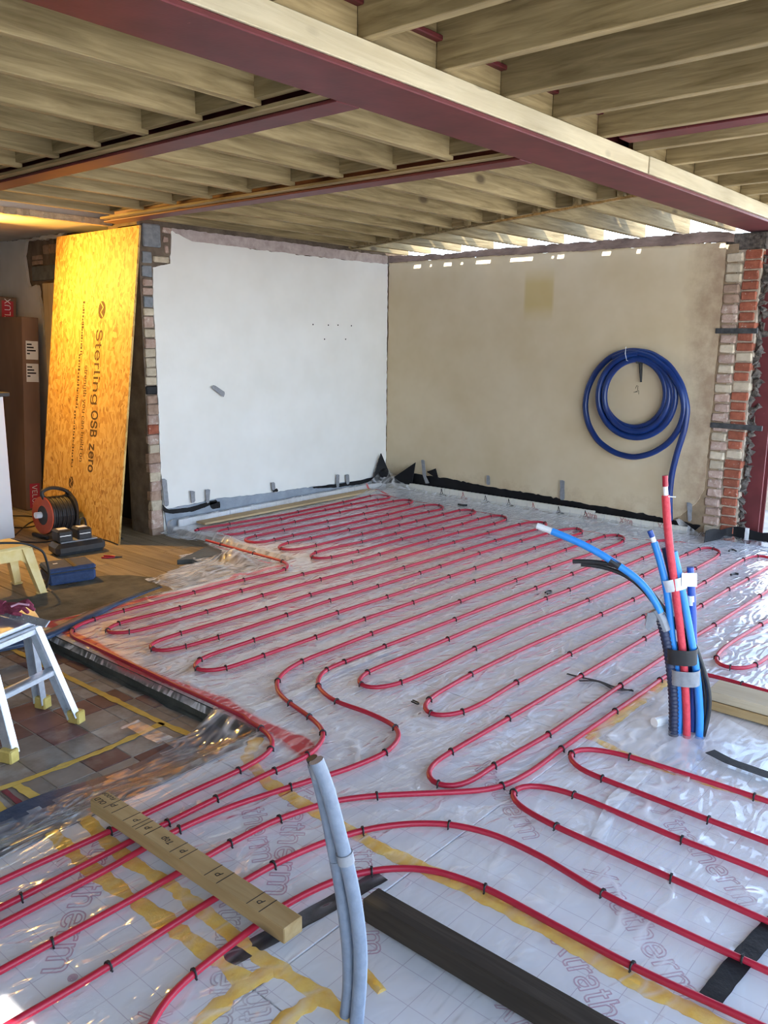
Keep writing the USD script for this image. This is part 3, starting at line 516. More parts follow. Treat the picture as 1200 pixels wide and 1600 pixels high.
for a, b in ((647, 658), (672, 675), (692, 706), (720, 724), (737, 767), (786, 833), (862, 866), (871, 882), (941, 955), (972, 981), (995, 1002), (1039, 1048), (1113, 1139)):
    yc = (413.5-(a+b)/2*0.0) if False else np.interp((a+b)/2, [647, 1140], [416, 382]); ya, yb = onX((a, yc), XW)[1], onX((b, yc), XW)[1]; zc_ = onX(((a+b)/2, yc), XW)[2]
    run = (ZJ+0.205-zc_)/math.tan(math.radians(SUN_EL)); sh = run*SUN_DIR[1]/SUN_DIR[0]; hh = 0.022 if b-a < 6 else 0.034; run2 = run
    dk = dk.difference(shapely.box(XW-run2-0.028-hh/2/math.tan(math.radians(SUN_EL)), yb-sh, XW-run2+hh/2/math.tan(math.radians(SUN_EL)), ya-sh))
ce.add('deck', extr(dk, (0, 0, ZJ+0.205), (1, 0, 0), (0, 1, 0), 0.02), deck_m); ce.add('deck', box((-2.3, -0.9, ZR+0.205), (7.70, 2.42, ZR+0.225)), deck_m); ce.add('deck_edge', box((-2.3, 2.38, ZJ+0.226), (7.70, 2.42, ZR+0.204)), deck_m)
ce.add('old_plaster_ceiling', box((-2.3, 6.70, 2.645), (4.70, 11.0, 2.83)), room_pl)
lath = ragged([(-2.0, 6.66), (1.0, 6.67), (2.4, 6.65), (4.25, 6.66), (4.25, 6.74), (-2.0, 6.74)], 0.035, 0.05, 8)
ce.add('torn_lath_edge', extr(lath, (0, 0, 2.615), (1, 0, 0), (0, 1, 0), 0.05), MAT('torn_lath', (0.40, 0.33, 0.22), (0.62, 0.54, 0.38), 18, rough=0.95, bump=0.01))
ce.done((0, 0, 2.5))
# steel beams
def ibeam_x(x0, x1, yc, z, w, h, tf=0.02, tw=0.014): return join(box((x0, yc-w/2, z), (x1, yc+w/2, z+tf), 0.004), box((x0, yc-w/2, z+h-tf), (x1, yc+w/2, z+h), 0.004), box((x0, yc-tw/2, z+tf), (x1, yc+tw/2, z+h-tf)))
def ibeam_y(y0, y1, xc, z, w, h, tf=0.014, tw=0.01): return join(box((xc-w/2, y0, z), (xc+w/2, y1, z+tf), 0.003), box((xc-w/2, y0, z+h-tf), (xc+w/2, y1, z+h), 0.003), box((xc-tw/2, y0, z+tf), (xc+tw/2, y1, z+h-tf)))
one('steel_beam', ibeam_x(-1.6, 7.72, 2.257, 2.585, 0.305, 0.24), steel_m, 'big red oxide steel beam crossing the whole ceiling with timber along its side', 'steel beam')
one('steel_beam', ibeam_y(2.42, YW+0.05, 2.592, 2.587, 0.136, 0.20), steel_m, 'slim red steel cross beam nearest the camera, running from the big beam to the left frame edge', 'steel beam')
one('steel_beam', ibeam_y(2.42, YW+0.05, 3.936, 2.587, 0.128, 0.20), steel_m, 'slim red steel cross beam resting above the stripped brick edge of the white wall', 'steel beam')
one('steel_beam', ibeam_y(-0.9, 2.09, 4.36, 2.715, 0.13, 0.20), steel_m, 'red steel beam between timber joists at the upper right of the ceiling', 'steel beam')
one('fascia_board', box((-1.6, 2.098, 2.606), (4.70, 2.142, 2.695), 0.003), fascia_m, 'long pale timber fascia along the side of the big red steel beam', 'timber')
one('fascia_board', box((4.705, 2.092, 2.606), (7.65, 2.140, 2.697), 0.003), fascia_m, 'pale timber fascia on the far end of the big red beam, past the butt joint', 'timber')
hc = Thing('steel_column', 'dark red steel column standing beside the broken brick pier', 'steel column')
hc.add('shaft', join(box((7.47, 2.105, -0.1), (7.49, 2.275, 2.58), 0.003), box((7.60, 2.105, -0.1), (7.62, 2.275, 2.58), 0.003), box((7.49, 2.184, -0.1), (7.60, 2.196, 2.58))), steel_m)
hc.add('base_plate', box((7.43, 2.06, -0.12), (7.66, 2.31, -0.1)), steel_m); hc.add('bolt', tube([(7.45, 2.19, 2.53), (7.475, 2.19, 2.53)], 0.016, 6), iron_m); hc.done()
for (a, b, dsc) in (((1118, 517), (1184, 517), 'upper grey steel strap across the brick pier into the red column'), ((1110, 664), (1192, 662), 'lower grey steel strap across the brick pier into the red column')):
    A, B = onX(a, XW-0.012), onX(b, XW-0.012); one('steel_strap', box((XW-0.018, B[1], A[2]-0.022), (XW-0.006, A[1], A[2]+0.022), 0.003), iron_m, dsc, 'bracket')
# outdoors beyond the column
ow = Thing('garden_wall', kind='structure'); ow.add('wall_core', box((10.6, -8, -0.3), (10.8, 7, 1.7)), render_m); ow.add('coping', box((10.55, -8, 1.7), (10.85, 7, 1.78)), render_m); ow.add('base_course', box((10.57, -8, -0.3), (10.6, 7, 0.12)), BR[0]); ow.done((10.7, 0, -0.3))

# ---------------------------------------------------------------- heating pipes, traced on the floor plane
PX = {}
PX['main'] = '305,829 312,826 357,819 450,803 530,786 578,775 596,773 612,776 605,779 587,781 550,788 508,797 450,808 441,811 357,826 341,829 337,833 343,836 357,836 382,832 462,815 529,801 572,792 614,783 630,781 642,781 647,783 640,787 567,803 510,815 450,827 401,837 386,840 380,843 384,846 397,848 413,847 428,843 459,836 513,825 571,812 606,804 662,790 675,788 687,789 694,792 689,796 667,800 628,808 594,817 544,828 485,841 448,848 437,852 433,856 440,859 462,859 494,852 567,834 622,821 652,814 691,804 717,797 730,796 740,797 745,800 737,804 663,822 617,834 567,846 510,858 493,863 483,868 486,872 500,873 517,871 561,861 628,842 693,826 722,819 747,811 766,806 778,805 787,806 793,809 788,813 773,818 715,832 667,845 600,864 550,878 470,898 377,923 284,949 183,974 168,981 163,987 172,990 204,988 260,974 319,957 407,931 498,906 551,892 621,872 710,847 761,833 800,822 830,815 847,815 856,818 850,823 838,827 800,837 772,845 722,860 630,887 551,911 482,930 416,951 350,970 280,990 240,1003 230,1010 236,1016 256,1018 291,1010 340,996 447,961 513,939 590,916 657,895 747,865 814,845 855,833 880,827 902,825 912,829 908,833 895,837 836,856 782,874 744,887 701,901 606,932 524,958 394,1001 325,1024 308,1032 300,1041 305,1047 321,1049 352,1045 409,1025 492,996 567,968 643,942 739,909 821,881 883,859 922,845 942,838 957,835 968,836 977,840 972,847 947,857 856,888 805,907 720,939 583,989 471,1033 447,1047 433,1061 431,1075 438,1086 450,1097 487,1122 503,1137 508,1148 500,1164 485,1179 455,1193 422,1207 335,1249 255,1289 195,1319 110,1363 27,1405 -60,1449'
PX['two'] = '-60,1477 0,1445 82,1403 165,1360 275,1297 360,1260 455,1229 545,1201 605,1176 624,1155 625,1143 617,1133 575,1113 523,1096 505,1083 495,1071 496,1060 503,1051 515,1043 541,1033 598,1011 710,968 839,918 895,896 923,885 960,869 1015,849 1035,843 1050,845 1050,852 1022,865 1002,873 960,892 888,922 853,935 750,977 701,998 600,1039 577,1048 563,1057 557,1066 564,1073 583,1076 603,1073 624,1068 675,1046 744,1012 830,973 920,937 1005,899 1055,874 1090,858 1105,855 1117,857 1126,862 1120,870 1087,888 1035,915 989,937 941,959 900,977 820,1012 738,1052 690,1079 671,1091 660,1104 665,1115 687,1120 724,1113 757,1097 805,1067 890,1022 1007,963 1033,948 1090,916 1102,909 1162,874 1175,869 1190,868 1212,874 1213,880 1200,886 1169,904 1137,921 1087,951 1030,985 1008,997 910,1055 870,1078 795,1122 705,1174 678,1191 666,1206 668,1219 682,1228 710,1231 740,1219 770,1197 860,1146 967,1073 1038,1026 1086,994 1115,977 1187,931 1240,897'
PX['three'] = '-60,1550 0,1517 82,1472 165,1428 240,1386 360,1317 430,1281 500,1257 526,1250 584,1243 680,1239 745,1236 785,1230 830,1206 880,1168 963,1110 1007,1080 1029,1064 1046,1052 1075,1050 1107,1054 1160,1069 1240,1092'
PX['loopA'] = '1260,937 1225,955 1190,975 1145,1002 1125,1017 1117,1030 1122,1039 1137,1044 1162,1045 1182,1039 1200,1026 1260,985'
PX['loopB'] = '1290,1282 1200,1252 1110,1222 985,1182 945,1173 915,1169 895,1171 887,1178 890,1189 905,1202 942,1217 1110,1282 1200,1316 1290,1350'
PX['loopC'] = '1290,1404 1200,1365 1057,1309 900,1242 860,1230 825,1226 805,1229 796,1237 799,1250 820,1266 865,1290 1055,1375 1200,1440 1290,1481'
PX['four'] = '-60,1648 15,1600 90,1558 167,1512 250,1457 340,1401 430,1349 500,1318 572,1295 640,1286 707,1287 775,1304 850,1340 940,1396 1040,1444 1155,1497 1290,1558'
PX['five'] = '215,1650 235,1600 255,1565 300,1522 345,1488 395,1450 440,1416 500,1385 540,1369 580,1360 630,1355 685,1360 760,1387 860,1442 997,1515 1100,1562 1175,1596 1250,1632'
PX['outer'] = '322,844 347,851 395,864 440,876 450,881 450,887 437,893 380,906 298,927 190,955 147,967 120,977 109,986 112,995 140,1007 230,1049 320,1093 381,1121 410,1139 425,1152 429,1163 420,1178 374,1204 300,1237 220,1275 167,1301 85,1338 0,1377 -60,1406'
ZS = 0.011                                                                     # top of the sheet
PIPES = {
 'main': 'long red heating pipe winding in narrow loops over the far half of the floor',
 'two': 'red heating pipe looping across the middle of the floor, passing behind the pipe bundle',
 'three': 'red heating pipe from the lower left bending once round behind the pipe bundle',
 'loopA': 'short red pipe loop entering at the right edge, behind the upright pipe bundle',
 'loopB': 'red pipe hairpin at the lower right, just in front of the upright pipe bundle',
 'loopC': 'red pipe hairpin at the lower right, second one in front of the pipe bundle',
 'four': 'red pipe curving behind the grey conduits to the lower right, second nearest the camera',
 'five': 'red pipe nearest the camera, curving behind the dark timber to the lower right corner',
 'outer': 'red pipe along the left edge of the sheet, bending at the spray-painted corner'}
PR, PW = 0.0105, {}
for k, lab in PIPES.items():
    px = np.array([[float(t) for t in s.split(',')] for s in PX[k].split()])
    w = fl(px, ZS+PR); w = smooth_path(w, 0.035, 0.05)
    w[:, 2] = ZS+PR
    if k == 'outer':
        d = np.maximum(0, 2.235-w[:, 0]); w[:, 0] = np.where((w[:, 1] > 2.7) & (w[:, 1] < 4.4), np.maximum(w[:, 0], 2.235), w[:, 0])
    PW[k] = w
    one('heating_pipe', tube(w, PR, 10), pipe_m, lab, 'heating pipe', smooth=60)
# staples over the pipes
CL = '''312,828 357,819 464,799 533,784 578,775 357,827 441,811 508,797 550,788 587,780 382,832 462,815 529,801 572,792 614,783 642,781 640,787 567,803 510,815 443,828 401,837 428,843 459,836 513,825 571,812 606,804 662,790 687,789 689,795 667,800 629,808 594,817 544,828 485,841 448,848 436,858 494,852 567,834 622,821 652,814 691,804 717,797 740,797 737,804 663,822 617,834 567,846 493,863 483,871 517,871 561,861 629,842 693,826 722,819 747,811 766,806 787,806 792,812 773,818 715,832 667,845 591,867 550,878 470,898 377,923 284,949 183,974 163,987 204,988 319,957 407,931 498,906 621,872 710,847 761,833 810,819 847,817 838,826 772,845 722,860 630,887 551,911 482,930 416,951 280,990 233,1014 291,1010 340,996 447,961 513,939 590,916 657,895 687,884 747,865 814,845 855,833 902,825 908,833 880,842 836,856 782,874 744,887 701,901 606,932 524,958 394,1001 308,1032 302,1046 352,1045 409,1025 492,996 567,968 643,942 739,909 821,881 883,859 922,845 942,838 968,836 975,845 856,888 805,907 720,939 583,989 471,1033 432,1063 450,1097 487,1122 507,1145 485,1179 425,1207 335,1249 255,1289 27,1405 275,1297 455,1229 605,1175 620,1136 523,1096 495,1072 512,1045 541,1034 598,1011 710,968 839,918 895,896 960,869 1002,873 888,922 853,935 701,998 577,1050 562,1072 624,1068 744,1012 919,937 1005,899 1071,866 1090,858 1117,857 1125,867 1087,889 989,937 941,959 740,1053 671,1091 668,1115 724,1113 805,1067 890,1022 1007,963 1101,909 1161,874 1183,869 1169,904 1137,921 1099,946 1008,997 910,1055 795,1122 705,1174 680,1227 770,1197 860,1146 967,1072 1115,977 1187,931 1190,977 1120,1028 1135,1044 1182,1039 1160,1069 1029,1064 963,1110 880,1168 785,1230 584,1243 500,1257 430,1280 360,1317 82,1472 1185,1247 985,1182 890,1176 942,1217 1110,1282 1057,1310 900,1242 799,1237 865,1290 1057,1375 1155,1497 940,1396 707,1287 572,1295 430,1349 167,1512 997,1515 760,1387 580,1360 300,1522 347,851 395,864 440,877 443,889 380,906 298,926 190,955 147,967 110,984 410,1139 427,1173 374,1203 167,1301'''
allp = np.vstack(list(PW.values())); tang = np.vstack([np.gradient(w, axis=0) for w in PW.values()])
a = np.linspace(-0.25*math.pi, 1.25*math.pi, 15); rr = PR+0.0028
ring = np.stack([0*a, rr*np.cos(a), rr*np.sin(a)], 1)
leg = lambda s: np.array([[0, s*rr*0.72, -rr*0.6], [0, s*(rr+0.003), -PR*0.95]])
proto = None
SRC = stage.DefinePrim('/World/Looks/pipe_clip_source')
clip_mesh = join(tube(ring, 0.0032, 6), tube(leg(1), 0.003, 5), tube(leg(-1), 0.003, 5), bar((-0.004, 0, rr), (0.004, 0, rr), 0.01, 0.005))
CLAB = 'small black staple clip pinning a red heating pipe to the sheet'
for s in CL.split():
    p = fl(np.array([float(t) for t in s.split(',')]), ZS+PR); i = np.argmin(((allp-p)[:, :2]**2).sum(1)); c = allp[i]; d = tang[i]
    ang = math.degrees(math.atan2(d[1], d[0]))+RNG.uniform(-14, 14); path = fresh('/World', 'pipe_clip')
    x = UsdGeom.Xform.Define(stage, path); x.AddTranslateOp().Set(Gf.Vec3d(float(c[0]), float(c[1]), float(ZS+PR))); x.AddRotateZOp().Set(float(ang))
    keys(x.GetPrim(), label=CLAB, category='clip', group='black staple clips along the red heating pipes')
    if proto is None:
        proto = '/World/Looks/clip_class'; cp = stage.CreateClassPrim(proto); usdkit.mesh(stage, proto+'/staple', clip_mesh, clip_m, smooth=40)
    x.GetPrim().GetReferences().AddInternalReference(proto); x.GetPrim().SetInstanceable(True)

# ---------------------------------------------------------------- the clear polythene sheet
def sdist(X, Y): return np.minimum(np.minimum(Y-2.55, np.maximum(2.22-X, Y-4.60)), np.maximum(4.36-X, Y-6.19))
def sst(t): t = np.clip(t, 0, 1); return t*t*(3-2*t)
def fb(X, Y, s, k, sx=1.0, sy=1.0): return meshkit.fbm(np.stack([X*s*sx, Y*s*sy, np.full_like(X, k)], -1), 4)
nx, ny = 300, 262
gx, gy = np.meshgrid(np.linspace(-0.27, 7.33, nx), np.linspace(-0.8, 6.235, ny), indexing='ij')
D = sdist(gx, gy)
zout = np.where(gy > 4.66, ZWD+0.012, ZT+0.012)
drop = sst(D/np.where((gx < 2.3) & (gy < 2.9), 0.20, np.where(gy < 4.5, 0.05, 0.09)))
wr_ = 1-np.abs(2*fb(gx, gy, 5.5, 3.3, 0.6, 1.5)-1); wr2 = 1-np.abs(2*fb(gx, gy, 9, 7.1, 1.4, 0.7)-1)
Z = ZS-0.004+(zout-ZS+0.004)*drop+0.004*(wr_**3)+0.003*(wr2**3)
Z += np.where(D > 0.0, 0.035*np.clip(D*9, 0, 1)*(fb(gx, gy, 6.5, 1.7)**1.5), 0)*np.where(gy > 4.5, 1.0, 0.5)
Z += 0.022*sst((gx-7.25)/0.05)*(0.6+0.8*fb(gx, gy, 3, 5.5)) + 0.075*sst((gy-6.135)/0.05)*(gx > 4.3)
cr = np.hypot(gx-7.25, gy-6.12); Z += 0.15*np.exp(-(cr/0.17)**2)*(0.5+fb(gx, gy, 9, 2.2)) + 0.05*np.exp(-((gx-7.0)/0.35)**2-((gy-5.95)/0.16)**2)*(0.4+fb(gx, gy, 6, 4.2))
for cx, cy, h, sx, sy in ((4.02, 4.95, 0.09, 0.07, 0.15), (3.72, 4.85, 0.03, 0.18, 0.10), (4.33, 5.55, 0.05, 0.05, 0.3)): Z += h*np.exp(-((gx-cx)/sx)**2-((gy-cy)/sy)**2)*(0.5+fb(gx, gy, 8, 6.2))
lim = np.where(gy < 3.2, np.where(gx < 2.22, 0.24+0.14*fb(gx, gy, 2.2, 9.1), 0.02), 0.0)
lim = np.where((gx < 2.4) & (gx > 2.0) & (gy > 2.9), 0.030, lim)
lim = np.where((gy > 4.5) & (gx > 3.25), 0.42+0.45*fb(gx, gy, 2.4, 3.9)*np.clip((gx-3.1)/0.9, 0, 1), np.where(gy > 4.5, 0.10, lim)); lim = np.where((gy > 4.5) & (gx < 2.9), 0.02, lim)
lim = np.where((gy > 5.45), 0.05+0.22*fb(gx, gy, 3.0, 8.8), lim)
keep = D < np.maximum(lim, 0.012)
a_ = np.arange(nx*ny).reshape(nx, ny); q = np.stack([a_[:-1, :-1], a_[1:, :-1], a_[1:, 1:], a_[:-1, 1:]], -1).reshape(-1, 4)
q = q[keep.ravel()[q].all(1)]; f = np.vstack([q[:, [0, 1, 2]], q[:, [0, 2, 3]]])
SP = np.stack([gx, gy, Z], -1).reshape(-1, 3)
RED = [([(70, 972), (150, 958), (230, 935), (300, 922), (335, 912), (362, 905), (370, 897), (395, 897), (412, 890), (440, 884)], 0.045), ([(70, 972), (100, 985), (150, 1008), (200, 1040), (260, 1064), (310, 1082), (345, 1093), (372, 1112), (400, 1128), (440, 1145), (470, 1170), (483, 1180)], 0.060),
       ([(612, 776), (640, 782), (700, 791), (745, 799), (795, 808), (850, 818), (912, 829), (978, 840), (1050, 848), (1060, 846), (1080, 850)], 0.014), ([(573, 766), (590, 771), (612, 776)], 0.02), ([(328, 846), (395, 865), (450, 881), (458, 884)], 0.016), ([(432, 1150), (470, 1152), (490, 1170)], 0.035)]
pt = np.zeros(nx*ny)
for pts, w in RED:
    ln = LineString(fl(np.array(pts, float), ZS)[:, :2]); shapely.prepare(ln)
    box_ = ln.buffer(0.25).bounds; sel = (SP[:, 0] > box_[0]) & (SP[:, 0] < box_[2]) & (SP[:, 1] > box_[1]) & (SP[:, 1] < box_[3])
    dd = shapely.distance(ln, shapely.points(SP[sel, 0], SP[sel, 1])); pt[sel] = np.maximum(pt[sel], np.exp(-(dd/(w*0.5))**2)+0.22*np.exp(-(dd/(w*1.5))**2))
us, inv = np.unique(f, return_inverse=True)
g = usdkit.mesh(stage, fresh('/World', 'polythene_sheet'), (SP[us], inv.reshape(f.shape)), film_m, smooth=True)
UsdGeom.PrimvarsAPI(g).CreatePrimvar('paint', Sdf.ValueTypeNames.FloatArray, 'vertex').Set(pt[us].astype(np.float32).tolist())
UsdGeom.PrimvarsAPI(g).CreatePrimvar('milk', Sdf.ValueTypeNames.FloatArray, 'vertex').Set((0.50+1.5*((SP[us, 0] < 2.2)&(SP[us, 1] > 2.85))+0.75*sst((SP[us, 0]-1.93)/0.12)+0.5*sst((SP[us, 1]-2.45-0.1*np.sin(SP[us, 0]*2))/0.25+sst((SP[us, 0]-2.6)/1.2))+1.6*sst((sdist(SP[us, 0], SP[us, 1])-0.01)/0.05)*(SP[us, 1] > 4.5)).astype(np.float32).tolist())
keys(g.GetPrim(), label='large clear polythene sheet covering the whole floor under the red pipes, marked with red spray', category='plastic sheet')
def strip(name, px, w, mat, label, cat, z=ZS+0.004, **k): return one(name, ribbon(fl(np.array(px, float), z), w, 0.0012, step=0.03, wv=0.15, **k), mat, label, cat)
strip('joint_tape', [(395, 1108), (440, 1092), (480, 1075), (520, 1050), (560, 1035), (620, 1010)], 0.045, joint_m, 'milky clear tape strip across the sheet joint, left of the middle of the floor', 'tape', z=ZS+0.007)
strip('joint_tape', [(1010, 1200), (960, 1250), (935, 1310)], 0.05, joint_m, 'milky clear tape strip between the two hairpin pipes at the lower right', 'tape', z=ZS+0.007)
# membranes and strips
strip('black_membrane_strip', [(1109, 1174), (1140, 1190), (1200, 1211), (1260, 1231)], 0.055, black_pl, 'narrow black membrane strip at the right edge below the upright pipe bundle', 'membrane strip', z=0.034)
strip('black_membrane_strip', [(1110, 1560), (1145, 1515), (1200, 1455), (1270, 1390)], 0.06, black_pl, 'wide black membrane strip crossing under the pipes in the lower right corner', 'membrane strip', z=ZS+0.006)
strip('black_membrane_strip', [(350, 1503), (440, 1455), (520, 1411), (596, 1368)], 0.062, black_pl, 'black membrane strip under the sheet between the marked batten and the dark timber', 'membrane strip', z=0.0025)
ml = fl(np.array([(395, 1141), (350, 1113), (305, 1090), (270, 1093), (250, 1070), (200, 1062), (170, 1042), (120, 1016), (70, 1000), (40, 990)], float), -0.072)[:, :2]; yy = np.linspace(2.62, 4.62, 60); low = np.minimum(np.interp(yy, ml[:, 1], ml[:, 0]), 2.19)
one('damp_membrane', grid(lambda u, v: np.c_[2.214+(np.interp(u, np.linspace(0, 1, 60), low)-2.214)*np.clip((v-0.2)/0.8, 0, 1)+0.004*np.sin(u*37)*v, 2.62+2.0*u, np.where(v < 0.35, 0.006-(v/0.35)*0.074, -0.068-0.008*(v-0.35)/0.65+0.010*np.sin(u*23+v*5)*(v-0.35))], 60, 9, 0.002), dpm_m, 'dark membrane hanging from the left edge of the sheet onto the tiles', 'membrane')
one('damp_membrane', grid(lambda u, v: np.c_[-0.6+2.85*u, 2.535+0.36*v+0.03*np.sin(u*21)*v, np.where(v < 0.45, 0.004-(v/0.45)*0.072, -0.068-0.006*(v-0.45)+0.012*np.maximum(0, np.sin(u*17+v*3))*(v-0.45))], 60, 9, 0.002), navy_m, 'navy membrane showing through the sheet where it drops onto the tiles', 'membrane')
# ---------------------------------------------------------------- along the walls
pu = Thing('edge_insulation', 'low white insulation upstand along the foot of the white wall', 'insulation strip')
for k in range(5): pu.add('upstand_panel', box((4.40+k*0.59, 6.20, 0.0), (4.985+k*0.59, 6.225, 0.066), 0.002), foil_m)
pu.done()
pr = Thing('edge_insulation', 'low white insulation upstand with printed arrows along the foot of the cream wall', 'insulation strip')
for k in range(4): pr.add('upstand_panel', box((7.293, 2.66+k*0.90, 0.0), (7.318, 3.555+k*0.90, 0.085-0.02*(k == 0)), 0.002), upstand_m)
tri = Polygon([(0, 0), (.045, .015), (.022, .07), (.02, .03), (.0, 0)]).union(Polygon([(.05, .0), (.09, .004), (.06, .012)]))
for k in range(7):
    y = 5.42-k*0.29; pr.add('arrow_print', extr(tri.buffer(.003).difference(tri.buffer(-.003)), (7.2925, y, 0.008), (0, -1, 0), (0, 0, 1), 0.0006), print_d if k % 3 == 1 else ink_m, smooth=False)
for k in range(28): pr.add('print_line', box((7.2922, 2.72+k*0.122, 0.004), (7.2932, 2.723+k*0.122, 0.06)), print_g)
for y in (3.66, 3.30, 2.93): pr.add('lettering', letters('Xtra', 0.05, (7.2922, y, 0.012), (0, -1, 0), (0, 0.25, 0.97), 0.0006, 0.0025, slant=15), print_d, smooth=False)
pr.done()
one('ply_strip', box((4.56, 6.03, ZS+0.004), (6.95, 6.165, ZS+0.024), 0.002), ply_m, 'long tan plywood strip lying along the foot of the white wall', 'timber')
def wallstrip(topline, bot, X, seed, amp, dep=0.012):
    P = ragged(np.vstack([topline, bot[::-1]]), amp, 0.03, seed); return P
t_ = onX([(636, 738), (668, 744), (700, 748), (740, 757), (790, 766), (850, 775), (885, 783), (940, 792), (1000, 803), (1050, 812), (1095, 822)], XW-0.03)[:, 1:]; b_ = np.c_[[6.2, 2.62], [0.02, 0.02]]
P = ragged(np.vstack([t_, b_[::-1]]), 0.010, 0.03, 31)
one('black_membrane', extr(Polygon([(-a, b) for a, b in P.exterior.coords]), (XW-0.012, 0, 0), (0, -1, 0), (0, 0, 1), -0.014), black_pl, 'black plastic membrane band along the foot of the cream wall', 'membrane')
t_ = onY([(258, 796), (300, 788), (340, 779), (400, 773), (480, 762), (560, 751), (600, 742)], YW-0.02)[:, [0, 2]]; P = ragged(np.vstack([t_, [(7.33, 0.02), (4.30, -0.05)]]), 0.006, 0.03, 33)
one('grey_membrane', extr(P, (0, YW-0.006, 0), (1, 0, 0), (0, 0, 1), 0.012), MAT('grey_membrane_film', (0.22, 0.26, 0.31), (0.32, 0.36, 0.42), 8, rough=0.4, bump=0.006, bscale=9), 'blue-grey plastic membrane along the foot of the white wall', 'membrane')
def flapY(px, mat, name, label, cat, seed, Y=YW-0.022, th=0.004, amp=0.004): one(name, extr(ragged(onY(px, Y)[:, [0, 2]], amp, 0.03, seed), (0, Y, 0), (1, 0, 0), (0, 0, 1), th), mat, label, cat)
def flapX(px, mat, name, label, cat, seed, X=XW-0.03, th=0.004, amp=0.004):
    P = ragged(onX(px, X)[:, 1:], amp, 0.03, seed); one(name, extr(Polygon([(-a, b) for a, b in P.exterior.coords]), (X, 0, 0), (0, -1, 0), (0, 0, 1), -th), mat, label, cat)
flapY([(254, 788), (262, 797), (300, 792), (338, 780), (340, 785), (302, 799), (268, 803), (255, 800)], black_pl, 'black_membrane', 'torn black plastic flap at the left foot of the white wall', 'membrane', 41)
flapY([(327, 785), (343, 784), (344, 793), (330, 796)], black_pl, 'black_membrane', 'small square black flap under the third tape strip of the white wall', 'membrane', 42)
flapY([(426, 765), (433, 763), (435, 768), (427, 769)], black_pl, 'black_membrane', 'tiny black tab below the lone tape strip in the middle of the white wall foot', 'membrane', 43)
flapY([(488, 761), (520, 757), (560, 751), (598, 742), (598, 747), (560, 757), (520, 762), (490, 763)], black_pl, 'black_membrane', 'thin black plastic line at the right foot of the white wall, leading to the corner', 'membrane', 44)
def wtape(name, px, label, wall, seed, mat=tape_m):
    (flapY if wall == 'Y' else flapX)(px, mat, name, label, 'tape', seed, **({'Y': YW-0.024} if wall == 'Y' else {'X': XW-0.034}), th=0.0025, amp=0.003)
wtape('duct_tape', [(330, 605), (334, 601), (352, 613), (349, 621)], 'short grey duct tape piece stuck at a slant in the middle of the white wall', 'Y', 1)
wtape('duct_tape', [(253, 748), (260, 748), (264, 790), (257, 792)], 'grey tape strip beside the stripped bricks at the left foot of the white wall', 'Y', 2)
wtape('duct_tape', [(297, 767), (304, 767), (305, 785), (299, 786)], 'grey tape strip above the torn black flap, second from the bricks', 'Y', 3)
wtape('duct_tape', [(321, 765), (328, 764), (327, 786), (322, 787)], 'grey tape strip ending at the small square black flap', 'Y', 4)
wtape('duct_tape', [(424, 754), (429, 753), (430, 765), (425, 766)], 'small lone grey tape strip near the middle of the white wall foot', 'Y', 5)
wtape('duct_tape', [(525, 742), (530, 741), (530, 761), (525, 762)], 'grey tape strip on the white wall, left one of the pair near the corner', 'Y', 6)
wtape('duct_tape', [(540, 742), (545, 741), (546, 756), (541, 757)], 'grey tape strip on the white wall, right one of the pair near the corner', 'Y', 7)
wtape('duct_tape', [(658, 719), (663, 718), (666, 745), (671, 755), (665, 756), (660, 742)], 'bent grey tape strip on the cream wall next to the corner', 'X', 8)
wtape('duct_tape', [(760, 743), (765, 743), (766, 758), (760, 758)], 'short grey tape strip at the foot of the cream wall, second from the corner', 'X', 9)
wtape('duct_tape', [(875, 750), (882, 750), (882, 782), (875, 781)], 'long grey tape strip at the foot of the cream wall below the blue coil', 'X', 10)
wtape('duct_tape', [(1073, 785), (1081, 786), (1081, 815), (1075, 815)], 'grey tape strip at the right end of the cream wall beside the brick pier', 'X', 11)
# crumpled black plastic in the corner
def crumple(c, size, seed, n=46, flat=0.6):
    r = np.random.default_rng(seed); m = trimesh.creation.icosphere(3, 1.0); v = m.vertices.copy()
    for _ in range(n):
        d = r.normal(size=3); d /= np.linalg.norm(d); k = v@d; lim_ = r.uniform(0.35, 0.8); v -= np.outer(np.maximum(0, k-lim_)*0.9, d)
    m.vertices = v*np.asarray(size)+np.asarray(c); return m
cb = Thing('black_plastic_bunch', 'crumpled black plastic bunched up in the corner of the room', 'plastic')
cb.add('crumple', crumple((7.18, 6.13, 0.15), (0.10, 0.11, 0.17), 3), black_pl, smooth=False)
def fin(pts, th=0.01):
    p = np.array(pts, float); n = np.cross(p[1]-p[0], p[2]-p[0]); n /= np.linalg.norm(n); return hull(np.vstack([p+n*th, p-n*th]))
cb.add('fin', fin([(7.05, 6.20, 0.08), (7.22, 6.22, 0.40), (7.30, 6.10, 0.06)]), black_pl, smooth=False)
cb.add('fin', fin([(7.22, 6.12, 0.08), (7.31, 5.78, 0.33), (7.31, 5.83, 0.07)]), black_pl, smooth=False)
cb.add('fin', fin([(7.315, 5.62, 0.24), (7.322, 5.46, 0.17), (7.318, 5.50, 0.29)], 0.004), black_pl, smooth=False); cb.done()
